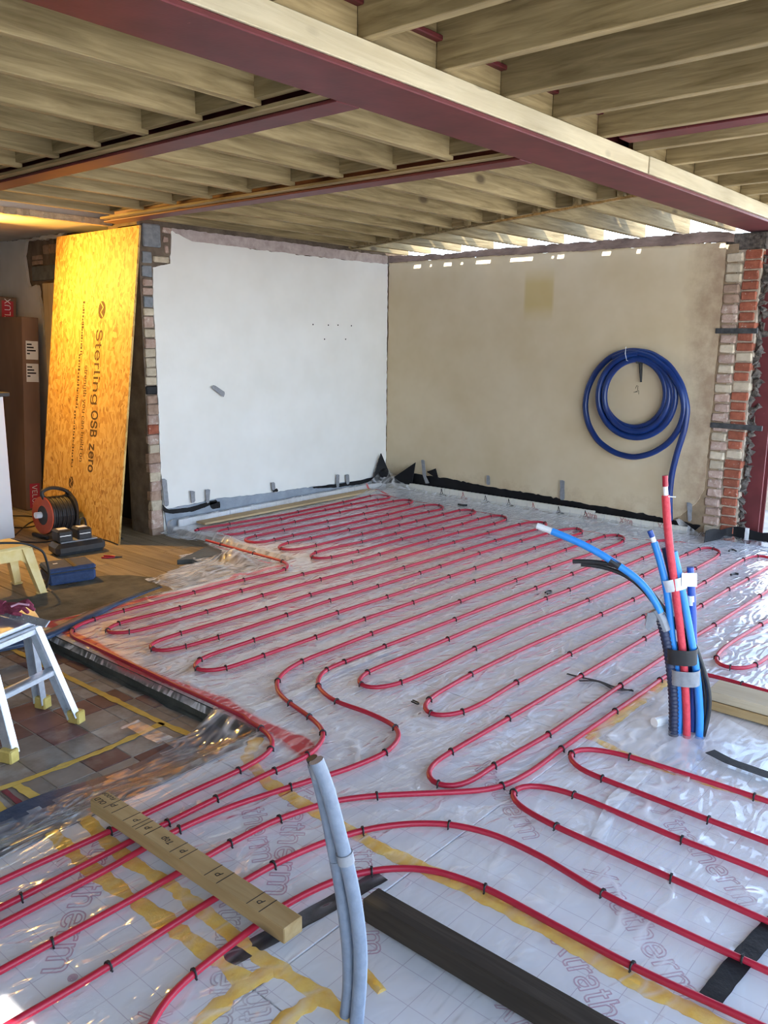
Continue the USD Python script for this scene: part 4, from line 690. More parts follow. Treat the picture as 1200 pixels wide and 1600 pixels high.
# flaps at the pier
flap = fl(np.array([(1098, 850), (1145, 838), (1200, 842), (1260, 846)], float), 0.0)
pth = np.vstack([[7.03, 2.405, 0], [7.32, 2.33, 0], [7.385, 2.28, 0], [7.40, 2.05, 0], [7.42, 1.6, 0]])
def up(u, v):
    q = resample(pth, 0.02); i = (u*(len(q)-1)).astype(int); b = q[i].copy(); b[:, 2] = 0.012+v*(0.095+0.012*np.sin(u*19)); b[:, 0] += v*0.02*np.sin(u*7+1); return b
one('black_membrane', grid(up, 60, 5, 0.003), black_pl, 'black membrane standing up in front of the brick pier and the red column', 'membrane')
wtape('duct_tape', [(1056, 812), (1062, 810), (1108, 846), (1090, 846), (1070, 838)], 'triangular grey plastic flap standing at the foot of the cream wall by the pier', 'X', 14, milky_m)
one('duct_tape', box((7.372, 2.15, 0.012), (7.379, 2.185, 0.12), 0.002), silver_m, 'pale tape tab over the black membrane in front of the red column', 'tape')
# ---------------------------------------------------------------- blue coil on the wall
co = Thing('pipe_coil', 'coil of dark blue water pipe hanging on the cream wall, its tail reaching the floor', 'pipe coil')
def loop(cx, cy, a, b, t0, t1, n=60):
    t = np.linspace(t0, t1, n); return np.c_[cx+a*np.cos(t), cy+b*np.sin(t)]
def keyed(keys_, t0, turns, n=60):
    "ellipse whose box (x0, x1, y0, y1) changes from turn to turn"
    t = np.linspace(0, turns, int(turns*n)); K = np.array(keys_, float); k = np.stack([np.interp(t, np.arange(len(K)), K[:, j]) for j in range(4)], 1); an = t0+t*2*math.pi
    return np.c_[(k[:, 0]+k[:, 1])/2+(k[:, 1]-k[:, 0])/2*np.cos(an), (k[:, 2]+k[:, 3])/2+(k[:, 3]-k[:, 2])/2*np.sin(an)]
def oncoil(px, dx): P_ = onX(px, XW-0.05); P_[:, 0] = XW-0.030-np.asarray(dx); return P_
R_ = 0.027
inner = keyed([(946, 1041, 560, 664), (941, 1047, 557, 671), (951, 1052, 561, 676), (936, 1057, 554, 682), (940, 1060, 553, 684)], -math.pi/2, 4)
co.add('pipe', tube(oncoil(inner, 0.028+0.05*np.abs(((np.arange(len(inner))/60.0+.3) % 2)-1)), R_, 12), coil_m, smooth=60)
outer = np.array([(960, 560), (985, 549), (1020, 556), (1050, 580), (1069, 610), (1074, 640), (1066, 668), (1048, 692), (1022, 708), (992, 715), (962, 708), (935, 690), (919, 664), (913, 635), (918, 605), (932, 578), (955, 556), (985, 547), (1018, 551), (1047, 569), (1068, 600), (1078, 638), (1073, 672), (1062, 705), (1053, 740), (1049, 775), (1049, 812)], float)
sp = smooth_path(outer, 3, 9); co.add('pipe', tube(oncoil(sp, 0.045+0.03*np.sin(np.linspace(0, 9, len(sp)))), R_, 12), coil_m, smooth=60)
co.add('tie_wire', tube(oncoil(np.array([(984, 542), (984, 552), (985, 563), (991, 566)], float), [0.10, 0.115, 0.10, 0.06]), 0.003, 5), silver_m); co.done()
sp_ = Thing('iron_spike', 'black iron spike in the cream wall holding up the blue pipe coil', 'hook')
A = onX((1003, 566), XW); B = onX((1002, 597), XW-0.03); sp_.add('shank', tube([(XW+0.02, A[1], A[2]), (XW-0.11, A[1], A[2])], 0.010, 8), iron_m)
sp_.add('spike', tube([(XW-0.03, A[1], A[2]+0.01), (XW-0.035, B[1], B[2])], [0.019, 0.009], 8), black_m); sp_.done()
one('pencil_mark', join(*[tube(onX(np.array(s_, float), XW-0.001), 0.002, 4) for s_ in ([(993, 607), (995, 602), (997, 603), (996, 610)], [(990, 613), (996, 612)], [(993, 612), (998, 610), (998, 616)])]), ink_m, 'small pencil scribble on the cream wall inside the blue coil', 'pencil mark')
# ---------------------------------------------------------------- upright pipe bundle
BP = np.array([3.42, 1.13]); DB = np.linalg.norm(BP); NB = BP/DB
def bd(px, off=0.0): return onD(np.array(px, float), DB+off, NB)
def bt(px, r, off=0.0, step=0.02, sides=12, sig=0.04): return tube(smooth_path(bd(px, off), step, sig), r, sides)
bu = Thing('pipe_bundle', 'taped bundle of blue, red and black service pipes standing up out of the floor', 'pipe bundle')
rp = [(1073, 1162), (1073, 1120), (1071, 1080), (1069, 1045), (1066, 1010), (1060, 960), (1053, 905), (1046, 855), (1042, 810), (1040, 774)]
p_ = bu.add('red_pipe', bt(rp, 0.0165), sleeve_r, smooth=60)
bu.add('pipe_core', bt([(1040.3, 775), (1039.5, 756)], 0.0105, sig=0), white_m, smooth=60); bu.add('red_end_cap', bt([(1039.8, 760), (1039, 743)], 0.0118, sig=0), pipe_m, smooth=60)
bu.add('cable_tie', bt([(1044, 776), (1056, 776.5)], 0.0025, -0.01, sig=0), white_m)
bu.add('blue_pipe', bt([(1060, 1152), (1063, 1115), (1062, 1080), (1058, 1035), (1050, 1000), (1046, 950), (1039, 905), (1029, 868), (1022, 847)], 0.0155, 0.012), pipe_b, smooth=60)
bu.add('pipe_core', bt([(1022.5, 848), (1018.5, 837)], 0.0105, 0.012, sig=0), white_m); bu.add('blue_end_cap', bt([(1019.2, 839), (1015, 829)], 0.0115, 0.012, sig=0), pipe_db)
bu.add('blue_pipe', bt([(1092, 1162), (1094, 1120), (1091, 1075), (1087, 1040), (1081, 1005), (1073, 960), (1065, 920), (1059, 890), (1052, 862)], 0.0165, 0.016), pipe_b, smooth=60)
bu.add('deep_blue_pipe', bt([(1082, 1150), (1083, 1080), (1083, 1010), (1082, 960), (1080.5, 920), (1079, 905)], 0.017, 0.05), pipe_db, smooth=60); bu.add('blue_end_cap', bt([(1079.2, 908), (1078.6, 886)], 0.0145, 0.05, sig=0), pipe_db)
bu.add('deep_blue_pipe', bt([(1078, 1150), (1077, 1090), (1075, 1040), (1068, 990), (1056, 935), (1046, 890), (1038, 856)], 0.012, 0.045), duct_m, smooth=60)
cu = [(1032, 957), (1024, 940), (1013, 922), (995, 903), (970, 886), (940, 866), (912, 851), (885, 839), (862, 830)]
bu.add('blue_pipe', bt(cu, 0.0155, -0.01), pipe_b, 'sky blue pipe bent over to the left', smooth=60); bu.add('pipe_end_tape', bt([(864, 831), (850, 825.5), (839, 821.5)], 0.0145, -0.01, sig=0), silver_m)
bu.add('black_tape_band', bt([(968, 885), (960, 880), (953, 875.5)], 0.0168, -0.01, sig=0), black_m)
dp = smooth_path(bd([(1052, 1152), (1053, 1110), (1051, 1070), (1047, 1035), (1042, 1005), (1035, 975), (1030, 960)], 0.0), 0.006, 0.03); bu.add('corrugated_duct', tube(dp, 0.0205+0.0022*np.sin(np.arange(len(dp))*2.1), 12), duct_m, smooth=60)
for k, (ps_, o_) in enumerate([([(1099, 1150), (1106, 1125), (1110, 1098), (1106, 1065), (1096, 1035), (1084, 1000), (1060, 975), (1040, 955), (1023, 931), (1003, 906), (978, 889), (950, 880), (920, 876.5), (895, 877.5)], 0.03), ([(1096, 1152), (1101, 1125), (1103, 1095), (1099, 1060), (1090, 1030), (1078, 1000), (1055, 978), (1036, 962), (1020, 939), (998, 912), (972, 895), (945, 886), (920, 882), (908, 882)], 0.045)]):
    bu.add('black_cable', bt(ps_, 0.0095, o_), black_m, smooth=60)
def band(name, c, half, mat, ax2=0.05):
    "tape wrapped round the bundle at picture height c = (x0, y0, x1, y1)"
    x0, y0, x1, y1 = c; A_, B_ = bd([(x0, y0)], 0.0)[0], bd([(x1, y1)], 0.0)[0]; m_ = (A_+B_)/2; e = (B_-A_)/2; w_ = np.linalg.norm(e); e /= w_; n3 = np.array([*NB, 0]); n3 = n3-e*(n3@e); n3 /= np.linalg.norm(n3); u3 = np.cross(n3, e); u3 *= np.sign(u3[2])
    t = np.linspace(0, 2*math.pi, 33)[:-1]; V = []
    for s_ in (-1, 1): V += [m_+n3*0.02+e*math.copysign(abs(math.cos(q_))**0.7, math.cos(q_))*w_+n3*ax2*math.copysign(abs(math.sin(q_))**0.8, math.sin(q_))+u3*half*s_ for q_ in t]
    V = np.array(V); i = np.arange(32); j = (i+1) % 32; f_ = np.vstack([np.c_[i, j, j+32], np.c_[i, j+32, i+32]]); m = trimesh.Trimesh(V, f_, process=False)
    if m.face_normals[0]@(m.triangles_center[0]-m_) < 0: m.invert()
    bu.add(name, m, mat, smooth=60)
band('black_tape_band', (1039, 1022, 1090, 1026), 0.034, black_m, 0.058); band('grey_tape_band', (1046, 1055, 1094, 1059), 0.034, tape_m, 0.058); band('silver_tape_band', (1036, 917, 1071, 910), 0.026, silver_m, 0.036)
bu.add('silver_tape_flag', obox(bd([(1077, 906)], 0.0)[0], [CR, CU, _f], [0.032, 0.028, 0.002]), silver_m); bu.add('silver_tape_band', bt([(1080.3, 945), (1080, 930)], 0.0182, 0.05, sig=0), silver_m)
bu.add('grey_tape_wrap', bt([(1040, 985), (1033, 966), (1024, 952)], 0.0225, 0.0, sig=0.01), tape_m)
fg = bd([(1026, 956), (1012, 958), (1010, 968), (1008, 980), (1014, 986), (1021, 976), (1026, 970)], -0.02); bu.add('grey_tape_flag', hull(np.vstack([fg, fg+0.006*_f+RNG.uniform(-.004, .004, fg.shape)])), tape_m, smooth=False)
bu.done()
rl = Thing('paper_roll', 'white rolled plastic offcut lying at the foot of the pipe bundle', 'plastic')
rl.add('roll', tube(fl(np.array([(1022, 1129), (1050, 1121)], float), 0.035), 0.022, 12), white_m); rl.done()
def sheetpiece(name, px, hts, label, seed, mat=milky_m, n=24):
    "a piece of film spanning four corners given in the picture, at the given heights"
    c = np.array([fl(np.array(p, float), h) for p, h in zip(px, hts)])
    def fn(u, v):
        P_ = (c[0]*((1-u)*(1-v))[:, None]+c[1]*(u*(1-v))[:, None]+c[2]*(u*v)[:, None]+c[3]*((1-u)*v)[:, None]); P_[:, 2] += 0.022*np.maximum(0, meshkit.fbm(np.c_[P_[:, :2]*7, np.full(len(u), seed)])-0.42); return P_
    return one(name, grid(fn, n, n), mat, label, 'plastic sheet', smooth=True)
sheetpiece('polythene_offcut', [(1000, 1182), (1062, 1150), (1092, 1166), (1076, 1222)], [0.02, 0.02, 0.02, 0.02], 'milky plastic flap in front of the foot of the pipe bundle', 2.2)
sheetpiece('polythene_offcut', [(1092, 1166), (1133, 1122), (1215, 1165), (1120, 1195)], [0.02, 0.06, 0.02, 0.02], 'milky plastic flap with a raised corner between the pipe bundle and the stacked timbers', 4.2)
sheetpiece('polythene_offcut', [(945, 1150), (1040, 1085), (1056, 1140), (1000, 1182)], [0.018, 0.018, 0.02, 0.02], 'crinkled plastic patch left of the foot of the pipe bundle', 6.2)
# ---------------------------------------------------------------- grey conduits in the foreground
CP = np.array([1.31, 1.215]); DC = np.linalg.norm(CP); NC = CP/DC
def ct(px, r, off=0.0, sig=0.03): return tube(smooth_path(onD(np.array(px, float), DC+off, NC), 0.012, sig), r, 14)
cd = Thing('conduit_pair', 'pair of pale grey conduits standing in the foreground, taped together halfway', 'conduit')
cd.add('conduit', ct([(548, 1660), (557, 1600), (562, 1545), (564, 1487), (558, 1428), (547, 1370), (537, 1330), (525, 1282), (512, 1232), (502, 1205), (494, 1188)], 0.0178), cond_m, smooth=60)
cd.add('conduit', ct([(528, 1660), (539, 1600), (546, 1544), (545, 1487), (539, 1431), (531, 1375), (523, 1335), (515, 1290), (504, 1240), (497, 1214), (491, 1194)], 0.0170, 0.025), cond_m, smooth=60)
cd.add('tape_wrap', ct([(541, 1347), (537.5, 1332)], 0.0215, 0.0, 0), tape_m); cd.add('tape_wrap', ct([(531, 1362), (526, 1342)], 0.0195, 0.024, 0), cond_m)
cd.add('end_plug', ct([(492, 1196), (487, 1184)], 0.014, 0.02, 0), black_m); cd.add('end_tape', ct([(501, 1212), (493, 1190)], 0.0192, 0.01, 0), tape_m)
cd.add('knob', ct([(515, 1237), (523, 1233)], 0.008, 0.02, 0), tape_m); cd.done()
# ---------------------------------------------------------------- timbers
ba = Thing('marked_batten', 'square timber batten lying over the pipes with pencilled pipe positions', 'timber batten')
zb = ZS+2*PR+0.001; x0, x1 = 1.362, 1.434
ba.add('batten', box((x0, 1.512, zb), (x1, 2.515, zb+0.050), 0.003), batten_m)
zt = zb+0.0502
for y in (2.43, 2.40-0.02, 2.31, 2.255, 2.235, 2.185, 2.045, 1.992, 1.868, 1.81, 1.672, 1.618): ba.add('pencil_line', box((x0+0.001, y-0.0013, zt), (x1-0.001, y+0.0013, zt+0.0005)), ink_m)
def hand(text, h, x, y, ux=(-1, 0, 0)): ba.add('handwriting', letters(text, h, (x, y, zt), (0, -1, 0), (1, 0, 0), 0.0005, slant=12), ink_m, smooth=False)
def handb(text, h, x, y): ba.add('handwriting', letters(text, h, (x, y, zt), (0, 1, 0), (-1, 0, 0), 0.0005, slant=12), ink_m, smooth=False)
for y in (2.405, 2.268, 2.20, 2.005, 1.828, 1.636): handb('P', 0.022, 1.408, y)
handb('Top', 0.021, 1.405, 2.075); handb('OLD', 0.020, 1.390, 2.447); handb('FLOOR', 0.015, 1.424, 2.447)
ba.done()
one('dark_timber', box((1.596, 0.15, ZS+0.002), (1.668, 1.432, ZS+0.076), 0.004), damp_m, 'long dark weathered timber in the foreground, running out of the bottom of the picture', 'timber')
one('timber_offcut', box((3.735, -0.2, ZS+0.046), (3.90, 1.205, ZS+0.090), 0.003), offcut_m, 'pale timber plank at the right edge, upper one of the stacked two', 'timber')
one('timber_offcut', box((3.730, -0.2, ZS+0.002), (3.895, 1.195, ZS+0.043), 0.003), batten_m, 'timber plank at the right edge, under the paler plank', 'timber')
# ---------------------------------------------------------------- left side: step platform, stool, cabinet
sl = Thing('step_platform', 'scuffed aluminium step platform with yellow feet at the left edge', 'step platform')
e_ = np.array([-0.945, -0.327, 0]); 
RF, RT = np.array([1.815, 3.424, ZT]), np.array([1.722, 3.55, 0.385]); LF, LT = np.array([1.434, 3.292, ZT]), np.array([1.428, 3.449, 0.385])
RB, LB = np.array([1.79, 3.69, ZT]), np.array([1.41, 3.56, ZT])
def chan(a, b, w=0.034, d=0.05, out=1):
    "a C-section stile"
    a, b = np.asarray(a, float), np.asarray(b, float); t = (b-a)/np.linalg.norm(b-a); s = -e_*out; s = s-t*(s@t); s /= np.linalg.norm(s); n = np.cross(t, s); L = np.linalg.norm(b-a)/2; c = (a+b)/2
    return join(obox(c, [t, s, n], [L, 0.002, d/2], 0), obox(c-s*w/2+n*d/2, [t, s, n], [L, w/2, 0.002]), obox(c-s*w/2-n*d/2, [t, s, n], [L, w/2, 0.002]))
foot = lambda p: p+np.array([0, 0, 0.03])
for (a, b, o) in ((foot(RF), RT, 1), (foot(LF), LT, -1), (foot(RB), RT+[0.02, 0.10, 0], 1), (foot(LB), LT+[0.02, 0.10, 0], -1)): sl.add('leg', chan(a, b, out=o), alu_m)
for p in (RF, LF, RB, LB): sl.add('rubber_foot', obox(p+np.array([0, 0, 0.03]), [-e_, [-e_[1], e_[0], 0], [0, 0, 1]], [0.026, 0.034, 0.03], 0.006), yfoot)
mid = lambda a, b, f: np.asarray(a)*(1-f)+np.asarray(b)*f
sl.add('cross_rail', bar(mid(RF, RT, .55), mid(LF, LT, .55), 0.05, 0.028, ch=0.004), alu_m); sl.add('cross_rail', bar(RT-[0, 0, .012], LT-[0, 0, .012], 0.05, 0.03, ch=0.004), alu_m)
n_ = np.array([0.30, 0.954, 0]); q0 = RT+np.array([0, 0, 0.005])
sl.add('platform', obox(q0+e_*0.165+n_*0.16+[0, 0, 0.012], [-e_, n_, [0, 0, 1]], [0.19, 0.15, 0.010], 0.003), alu_m)
sl.done()
sb = Thing('perforated_bar', 'grey perforated metal bar lying across the corner of the step platform', 'metal bar')
A, B = fl(np.array((10, 957.)), 0.43), fl(np.array((75, 974.)), 0.43); A[2] = B[2] = 0.425; t_ = (B-A)/np.linalg.norm(B-A); A = A-t_*0.12
L_ = np.linalg.norm(B-A); P_ = Polygon([(0, -.017), (L_, -.017), (L_, .017), (0, .017)])
for k in range(14): P_ = P_.difference(shapely.Point(0.015+k*0.024, -0.006+0.012*(k % 2)).buffer(0.0035))
s_ = np.cross([0, 0, 1.0], t_); sb.add('bar', extr(P_, A, t_, np.array([s_[0], s_[1], 0.0])*0.75+[0, 0, 0.66], 0.006), iron_m if False else MAT('galvanised_bar', (0.30, 0.32, 0.35), (0.42, 0.44, 0.47), 30, rough=0.45, metal=0.4)); sb.done()
gl = Thing('work_glove', 'maroon knitted work glove with a pale stripe, heaped on the step platform', 'glove')
gc = fl(np.array((24., 948.)), 0.46); gc[2] = 0.455
from manifold3d import Manifold
def mhull(a, b, ra, rb):
    sph = trimesh.creation.icosphere(1, 1.0).vertices; return hull(np.vstack([sph*ra+a, sph*rb+b]))
tr = np.array([CR[0], CR[1], 0]); tr /= np.linalg.norm(tr); tn = np.array([_f[0], _f[1], 0]); tn /= np.linalg.norm(tn); zz = np.array([0, 0, 1.0])
palm = hull(np.vstack([trimesh.creation.icosphere(2, 1.0).vertices*[0.028, 0.040, 0.024]@np.array([tr, tn, zz])+gc+tr*o_ for o_ in (-0.05, 0.0)]))
gl.add('palm', palm, glove_m, smooth=60)
for k, (o1, o2, r_) in enumerate([(-.030, .055, .0105), (-.010, .068, .011), (.010, .066, .011), (.030, .052, .010)]):
    a_1 = gc+tr*0.012+tn*o1+zz*0.012; m_1 = a_1+tr*o2*0.6+zz*0.012*(k % 2); e_1 = m_1+tr*o2*0.4-zz*0.022
    gl.add('finger', join(mhull(a_1, m_1, r_*1.15, r_), mhull(m_1, e_1, r_, r_*0.85)), glove_m, smooth=60)
gl.add('thumb', join(mhull(gc-tr*0.02-tn*0.035, gc+tr*0.015-tn*0.06-zz*0.005, 0.014, 0.011), mhull(gc+tr*0.015-tn*0.06-zz*0.005, gc+tr*0.045-tn*0.055-zz*0.012, 0.011, 0.009)), glove_m, smooth=60)
gl.add('cuff', tube([gc-tr*0.05, gc-tr*0.10+zz*0.004], [0.032, 0.038], 12), glove_m, smooth=60); gl.add('stripe', tube(np.array([gc+tr*0.0-tn*0.045+zz*0.02, gc+tr*0.03-tn*0.03+zz*0.03, gc+tr*0.075-tn*0.025+zz*0.022]), 0.005, 6), pinkgrip, smooth=60); gl.done()
st = Thing('step_stool', 'cream plastic step stool with splayed legs at the left edge', 'stool')
S0 = np.array([2.46, 5.52]); hs, ft, zs0, zs1 = 0.15, 0.205, ZWD-0.0, 0.30
st.add('seat', box((S0[0]-hs, S0[1]-hs, zs1-0.03), (S0[0]+hs, S0[1]+hs, zs1), 0.012), stool_m)
for sx in (-1, 1):
    for sy in (-1, 1):
        tp_, bt_ = np.array([S0[0]+sx*(hs-.03), S0[1]+sy*(hs-.03), zs1-.02]), np.array([S0[0]+sx*(ft-.02), S0[1]+sy*(ft-.02), ZWD+0.012])
        st.add('leg', hull(np.vstack([tp_+d_*[0.034, 0.034, 0.0] for d_ in np.array([(-1, -1, 0), (1, -1, 0), (1, 1, 0), (-1, 1, 0)])]+[bt_+d_*[0.024, 0.024, 0.0] for d_ in np.array([(-1, -1, 0), (1, -1, 0), (1, 1, 0), (-1, 1, 0)])])), stool_m)
        st.add('foot_pad', box(bt_-[0.032, 0.032, 0.012], bt_+[0.032, 0.032, 0.004], 0.004), stool_m)
for ax_, sg in ((0, 1), (0, -1), (1, 1), (1, -1)):
    A_ = Polygon([(-.15, .28), (.15, .28), (.165, .16), (.115, .17), (.07, .205), (-.07, .205), (-.115, .17), (-.165, .16)])
    o_ = np.array([S0[0], S0[1], 0.0]); o_[ax_] += sg*(hs-0.004); uu = np.array([0, 1.0, 0]) if ax_ == 0 else np.array([1.0, 0, 0])
    st.add('apron', extr(A_, o_, uu, (0, 0, 1), 0.008*(-1 if (ax_ == 0) == (sg > 0) else 1)*(1)), stool_m)
st.done()
ca = Thing('white_cabinet', 'white cabinet with a black worktop, cut off by the left frame edge', 'cabinet')
ca.add('carcass', box((2.3, 7.08, ZWD), (3.30, 7.66, 1.18), 0.004), cabinet_m); ca.add('worktop', box((2.3, 7.04, 1.182), (3.34, 7.70, 1.215), 0.004), black_m); ca.add('plinth', box((2.3, 7.075, ZWD), (3.298, 7.08, 0.05)), cabinet_m); ca.done()
# ---------------------------------------------------------------- the leaning board and what is behind it
ob = Thing('osb_board', 'tall yellow strand board with printed lettering leaning on the doorway', 'strand board')
b0, b1 = np.array([3.772, 7.53, ZWD]), np.array([3.768, 6.19, ZWD]); tL, tR = np.array([4.128, 7.475, 2.585]), np.array([4.14, 6.19, 2.59])
bu_ = (b1-b0)/np.linalg.norm(b1-b0); bv_ = (tL-b0); bv_ -= bu_*(bv_@bu_); BH = np.linalg.norm(bv_); bv_ /= BH; BW = np.linalg.norm(b1-b0); bn_ = np.cross(bu_, bv_)
nrm = -bn_ if bn_[0] > 0 else bn_
osb = usdkit.material(stage, '/World/Looks/strand_board', {
    'g': ('geometry', {}), 'w': ('noise_texture', {'scale': 3, 'detail': 3}), 'ad': ('vector_math', {'math_type': 'multiply_add', 'vector2': (0.25, 0.25, 0.25)}), 'm': ('mapping', {'scale': (46, 52, 20)}), 'v': ('voronoi_texture', {'scale': 1.0, 'randomness': 1.0}), 'sc': ('separate_color', {}),
    'm2': ('mapping', {'scale': (60, 70, 9), 'rotation': (0.5, 0, 0)}), 'n': ('noise_texture', {'scale': 1.0, 'detail': 4}), 'ml': ('math', {'math_type': 'multiply_add', 'value2': 0.5, 'value3': -0.1}), 'sm': ('math', {'math_type': 'add'}),
    'r': ('rgb_ramp', {'ramp': [(0.05, (0.24, 0.11, 0.02)), (0.25, (0.44, 0.24, 0.05)), (0.6, (0.55, 0.33, 0.08)), (0.95, (0.64, 0.43, 0.14))]}), 'b': ('bump', {'strength': 0.8, 'distance': 0.003}), 'p': ('principled_bsdf', {'roughness': 0.62})},
    [('g.position', 'w.vector'), ('w.color', 'ad.vector1'), ('g.position', 'ad.vector3'), ('ad.vector', 'm.vector'), ('m.vector', 'v.vector'), ('v.color', 'sc.color'), ('ad.vector', 'm2.vector'), ('m2.vector', 'n.vector'), ('n.fac', 'ml.value1'), ('sc.r', 'sm.value1'), ('ml.value', 'sm.value2'), ('sm.value', 'r.fac'), ('r.color', 'p.base_color'), ('sm.value', 'b.height'), ('b.normal', 'p.normal')], surface='p.BSDF')
ob.add('panel', obox((b0+b1)/2+bv_*BH/2-nrm*0.009, [bu_, bv_, np.cross(bu_, bv_)], [BW/2, BH/2, 0.009], 0.001), osb)
def onboard(text, h, u0, v0, L=None, mat=osb_ink, bold=False):
    "text reading down the board; u across from the left edge, v up from the foot, as fractions"
    o_ = b0+bu_*BW*u0+bv_*BH*v0+nrm*0.0005; k = 1.0
    if L: k = L/text_width(text, h, bold)
    dn = -bv_; rt = bu_
    m = letters(text, h, o_, dn*k, rt, 0.0006, bold=bold); 
    ob.add('lettering', m, mat, smooth=False)
onboard('Sterling', 0.100, 0.585, 0.685, 0.66, bold=False); onboard('OSB', 0.105, 0.585, 0.42, 0.24, bold=True); onboard('zero', 0.100, 0.585, 0.31, 0.26, bold=True)
onboard('strength you can build on', 0.052, 0.47, 0.565, 0.86)
oval = shapely.affinity.scale(shapely.Point(0, 0).buffer(1, 24), 0.075, 0.055).difference(LineString([(-.06, -.02), (-.02, .02), (.02, -.02), (.06, .02)]).buffer(0.007))
ob.add('logo', extr(oval, b0+bu_*BW*0.635+bv_*BH*0.745+nrm*0.0005, -bv_, bu_, 0.0006), osb_ink, smooth=False)
ob.add('logo', extr(shapely.affinity.scale(oval, 0.7, 0.7), b0+bu_*BW*0.38+bv_*BH*0.165+nrm*0.0005, -bv_, bu_, 0.0006), osb_ink, smooth=False)
r3 = np.random.default_rng(5)
for uu, va, vb, hh in ((0.40, 0.775, 0.60, 0.035), (0.385, 0.60, 0.42, 0.035), (0.37, 0.41, 0.22, 0.03)):
    pos = 0.0; L_ = (va-vb)*BH; bits = []
    while pos < L_:
        w_ = r3.uniform(0.006, 0.022); bits.append(shapely.box(pos, 0, pos+w_, hh*r3.uniform(0.5, 1.0))); pos += w_+r3.uniform(0.004, 0.016)
    ob.add('small_print', extr(unary_union(bits), b0+bu_*BW*uu+bv_*BH*va+nrm*0.0005, -bv_, bu_, 0.0005), osb_ink, smooth=False)
ob.add('small_print', extr(shapely.box(0, 0, 0.11, 0.028).difference(unary_union([shapely.box(k*0.02, 0, k*0.02+0.004, .03) for k in range(6)])), b0+bu_*BW*0.37+bv_*BH*0.135+nrm*0.0005, -bv_, bu_, 0.0005), osb_ink, smooth=False)
ob.done()
pb = onX(np.array([(65, 447), (92, 446)], float), 4.30)
one('pale_board', hull(np.array([(4.22, 7.62, 2.19), (4.24, 7.62, 2.19), (4.22, 8.03, 2.19), (4.24, 8.03, 2.19), (4.12, 7.66, ZWD), (4.14, 7.66, ZWD), (4.12, 7.90, ZWD), (4.14, 7.90, ZWD)])), palewood, 'pale timber board standing in the doorway behind the yellow strand board', 'board')
def carton(name, label, cx, cy, w, d, h, lean, ang, marks):
    t = Thing(name, label, 'cardboard box'); ca_, sa_ = math.cos(ang), math.sin(ang); ux, uy = np.array([ca_, sa_, 0]), np.array([-sa_, ca_, 0]); uz = np.array([lean*ca_, lean*sa_, 1.0]); uz /= np.linalg.norm(uz); ux = np.cross(uy, uz)
    o = np.array([cx, cy, ZWD]); t.add('carton', obox(o+uz*h/2, [ux, uy, uz], [w/2, d/2, h/2], 0.004), card_m); marks(t, o, ux, uy, uz, w, d, h); t.done()
def m1(t, o, ux, uy, uz, w, d, h):
    # narrow face looks towards -uy: red label with white letters reading up
    c = o-uy*(d/2+0.0006)+uz*(h-0.03)
    t.add('red_label', extr(shapely.box(-.055, -.30, .065, -.01), c, ux, uz, 0.0006), vred, smooth=False)
    t.add('lettering', letters('VELUX', 0.062, c-uy*0.001+ux*0.035-uz*0.275, uz*1.05, -ux, 0.0006), vwhite, smooth=False)
def m2(t, o, ux, uy, uz, w, d, h):
    c = o-uy*(d/2+0.0006)
    t.add('red_label', extr(shapely.box(-.045, .02, .06, .27), c, ux, uz, 0.0006), vred, smooth=False)
    t.add('lettering', letters('VELUX', 0.052, c-uy*0.001-ux*0.018+uz*0.255, -uz, ux, 0.0006), vwhite, smooth=False)
    for z0 in (1.60, 1.38):
        t.add('paper_label', extr(shapely.box(-.05, z0-.09, .075, z0+.09), c, ux, uz, 0.0005), paper_m, smooth=False)
        bits = [shapely.box(-.04, z0+.05-k*.03, -.04+[.05, .07, .09, .03][k], z0+.064-k*.03) for k in range(4)]; t.add('small_print', extr(unary_union(bits), c-uy*0.001, ux, uz, 0.0005), ink_m, smooth=False)
carton('carton', 'tall brown carton with two white labels leaning beside the doorway', 4.005, 8.36, 0.17, 0.50, 1.92, 0.055, 0.0, m2)
carton('carton', 'tall brown carton with a red label at its top, leaning at the left frame edge', 3.995, 8.87, 0.19, 0.49, 2.13, 0.07, 0.0, m1)
# ---------------------------------------------------------------- tools on the boards
re = Thing('cable_reel', 'black cable reel with an orange ring standing in front of the strand board', 'cable reel')
rc = np.array([3.55, 6.90, ZWD+0.195]); ra = np.array([-0.95, -0.05, 0.05]); ra /= np.linalg.norm(ra); rs = np.cross([0, 0, 1.0], ra); rs /= np.linalg.norm(rs); rt_ = np.cross(ra, rs)
def disc(r0, r1, a0, a1, n=40):
    S = shapely.Point(0, 0).buffer(r1, n); S = S.difference(shapely.Point(0, 0).buffer(r0, n)) if r0 else S; return extr(S, rc+ra*a0, rs, rt_, a1-a0)
re.add('drum', disc(0, 0.135, -0.15, 0.05), tool_m); re.add('flange', disc(0, 0.170, 0.05, 0.065), orange_m if False else tool_m); re.add('flange', disc(0, 0.165, -0.17, -0.155), tool_m)
re.add('orange_ring', disc(0.085, 0.165, 0.066, 0.078), orange_m); re.add('hub', disc(0, 0.085, 0.066, 0.073), tool_m); re.add('socket_plug', tube([rc+ra*0.072+rs*-0.03, rc+ra*0.125+rs*-0.03], 0.028, 12), white_m)
for k in range(9): re.add('cable_turn', tube(np.array([rc+ra*(-0.135+k*0.02)+(rs*math.cos(t)+rt_*math.sin(t))*(0.145+0.006*(k % 2)) for t in np.linspace(0, 2*math.pi, 37)]), 0.011, 6, cap=False), black_m, smooth=60)
hd = [rc-ra*0.19-rt_*0.19+rs*0.10, rc-ra*0.19+rt_*0.10+rs*0.11, rc-ra*0.17+rt_*0.20, rc-ra*0.02+rt_*0.245, rc+ra*0.10+rt_*0.21, rc+ra*0.05+rt_*0.12+rs*0.02]
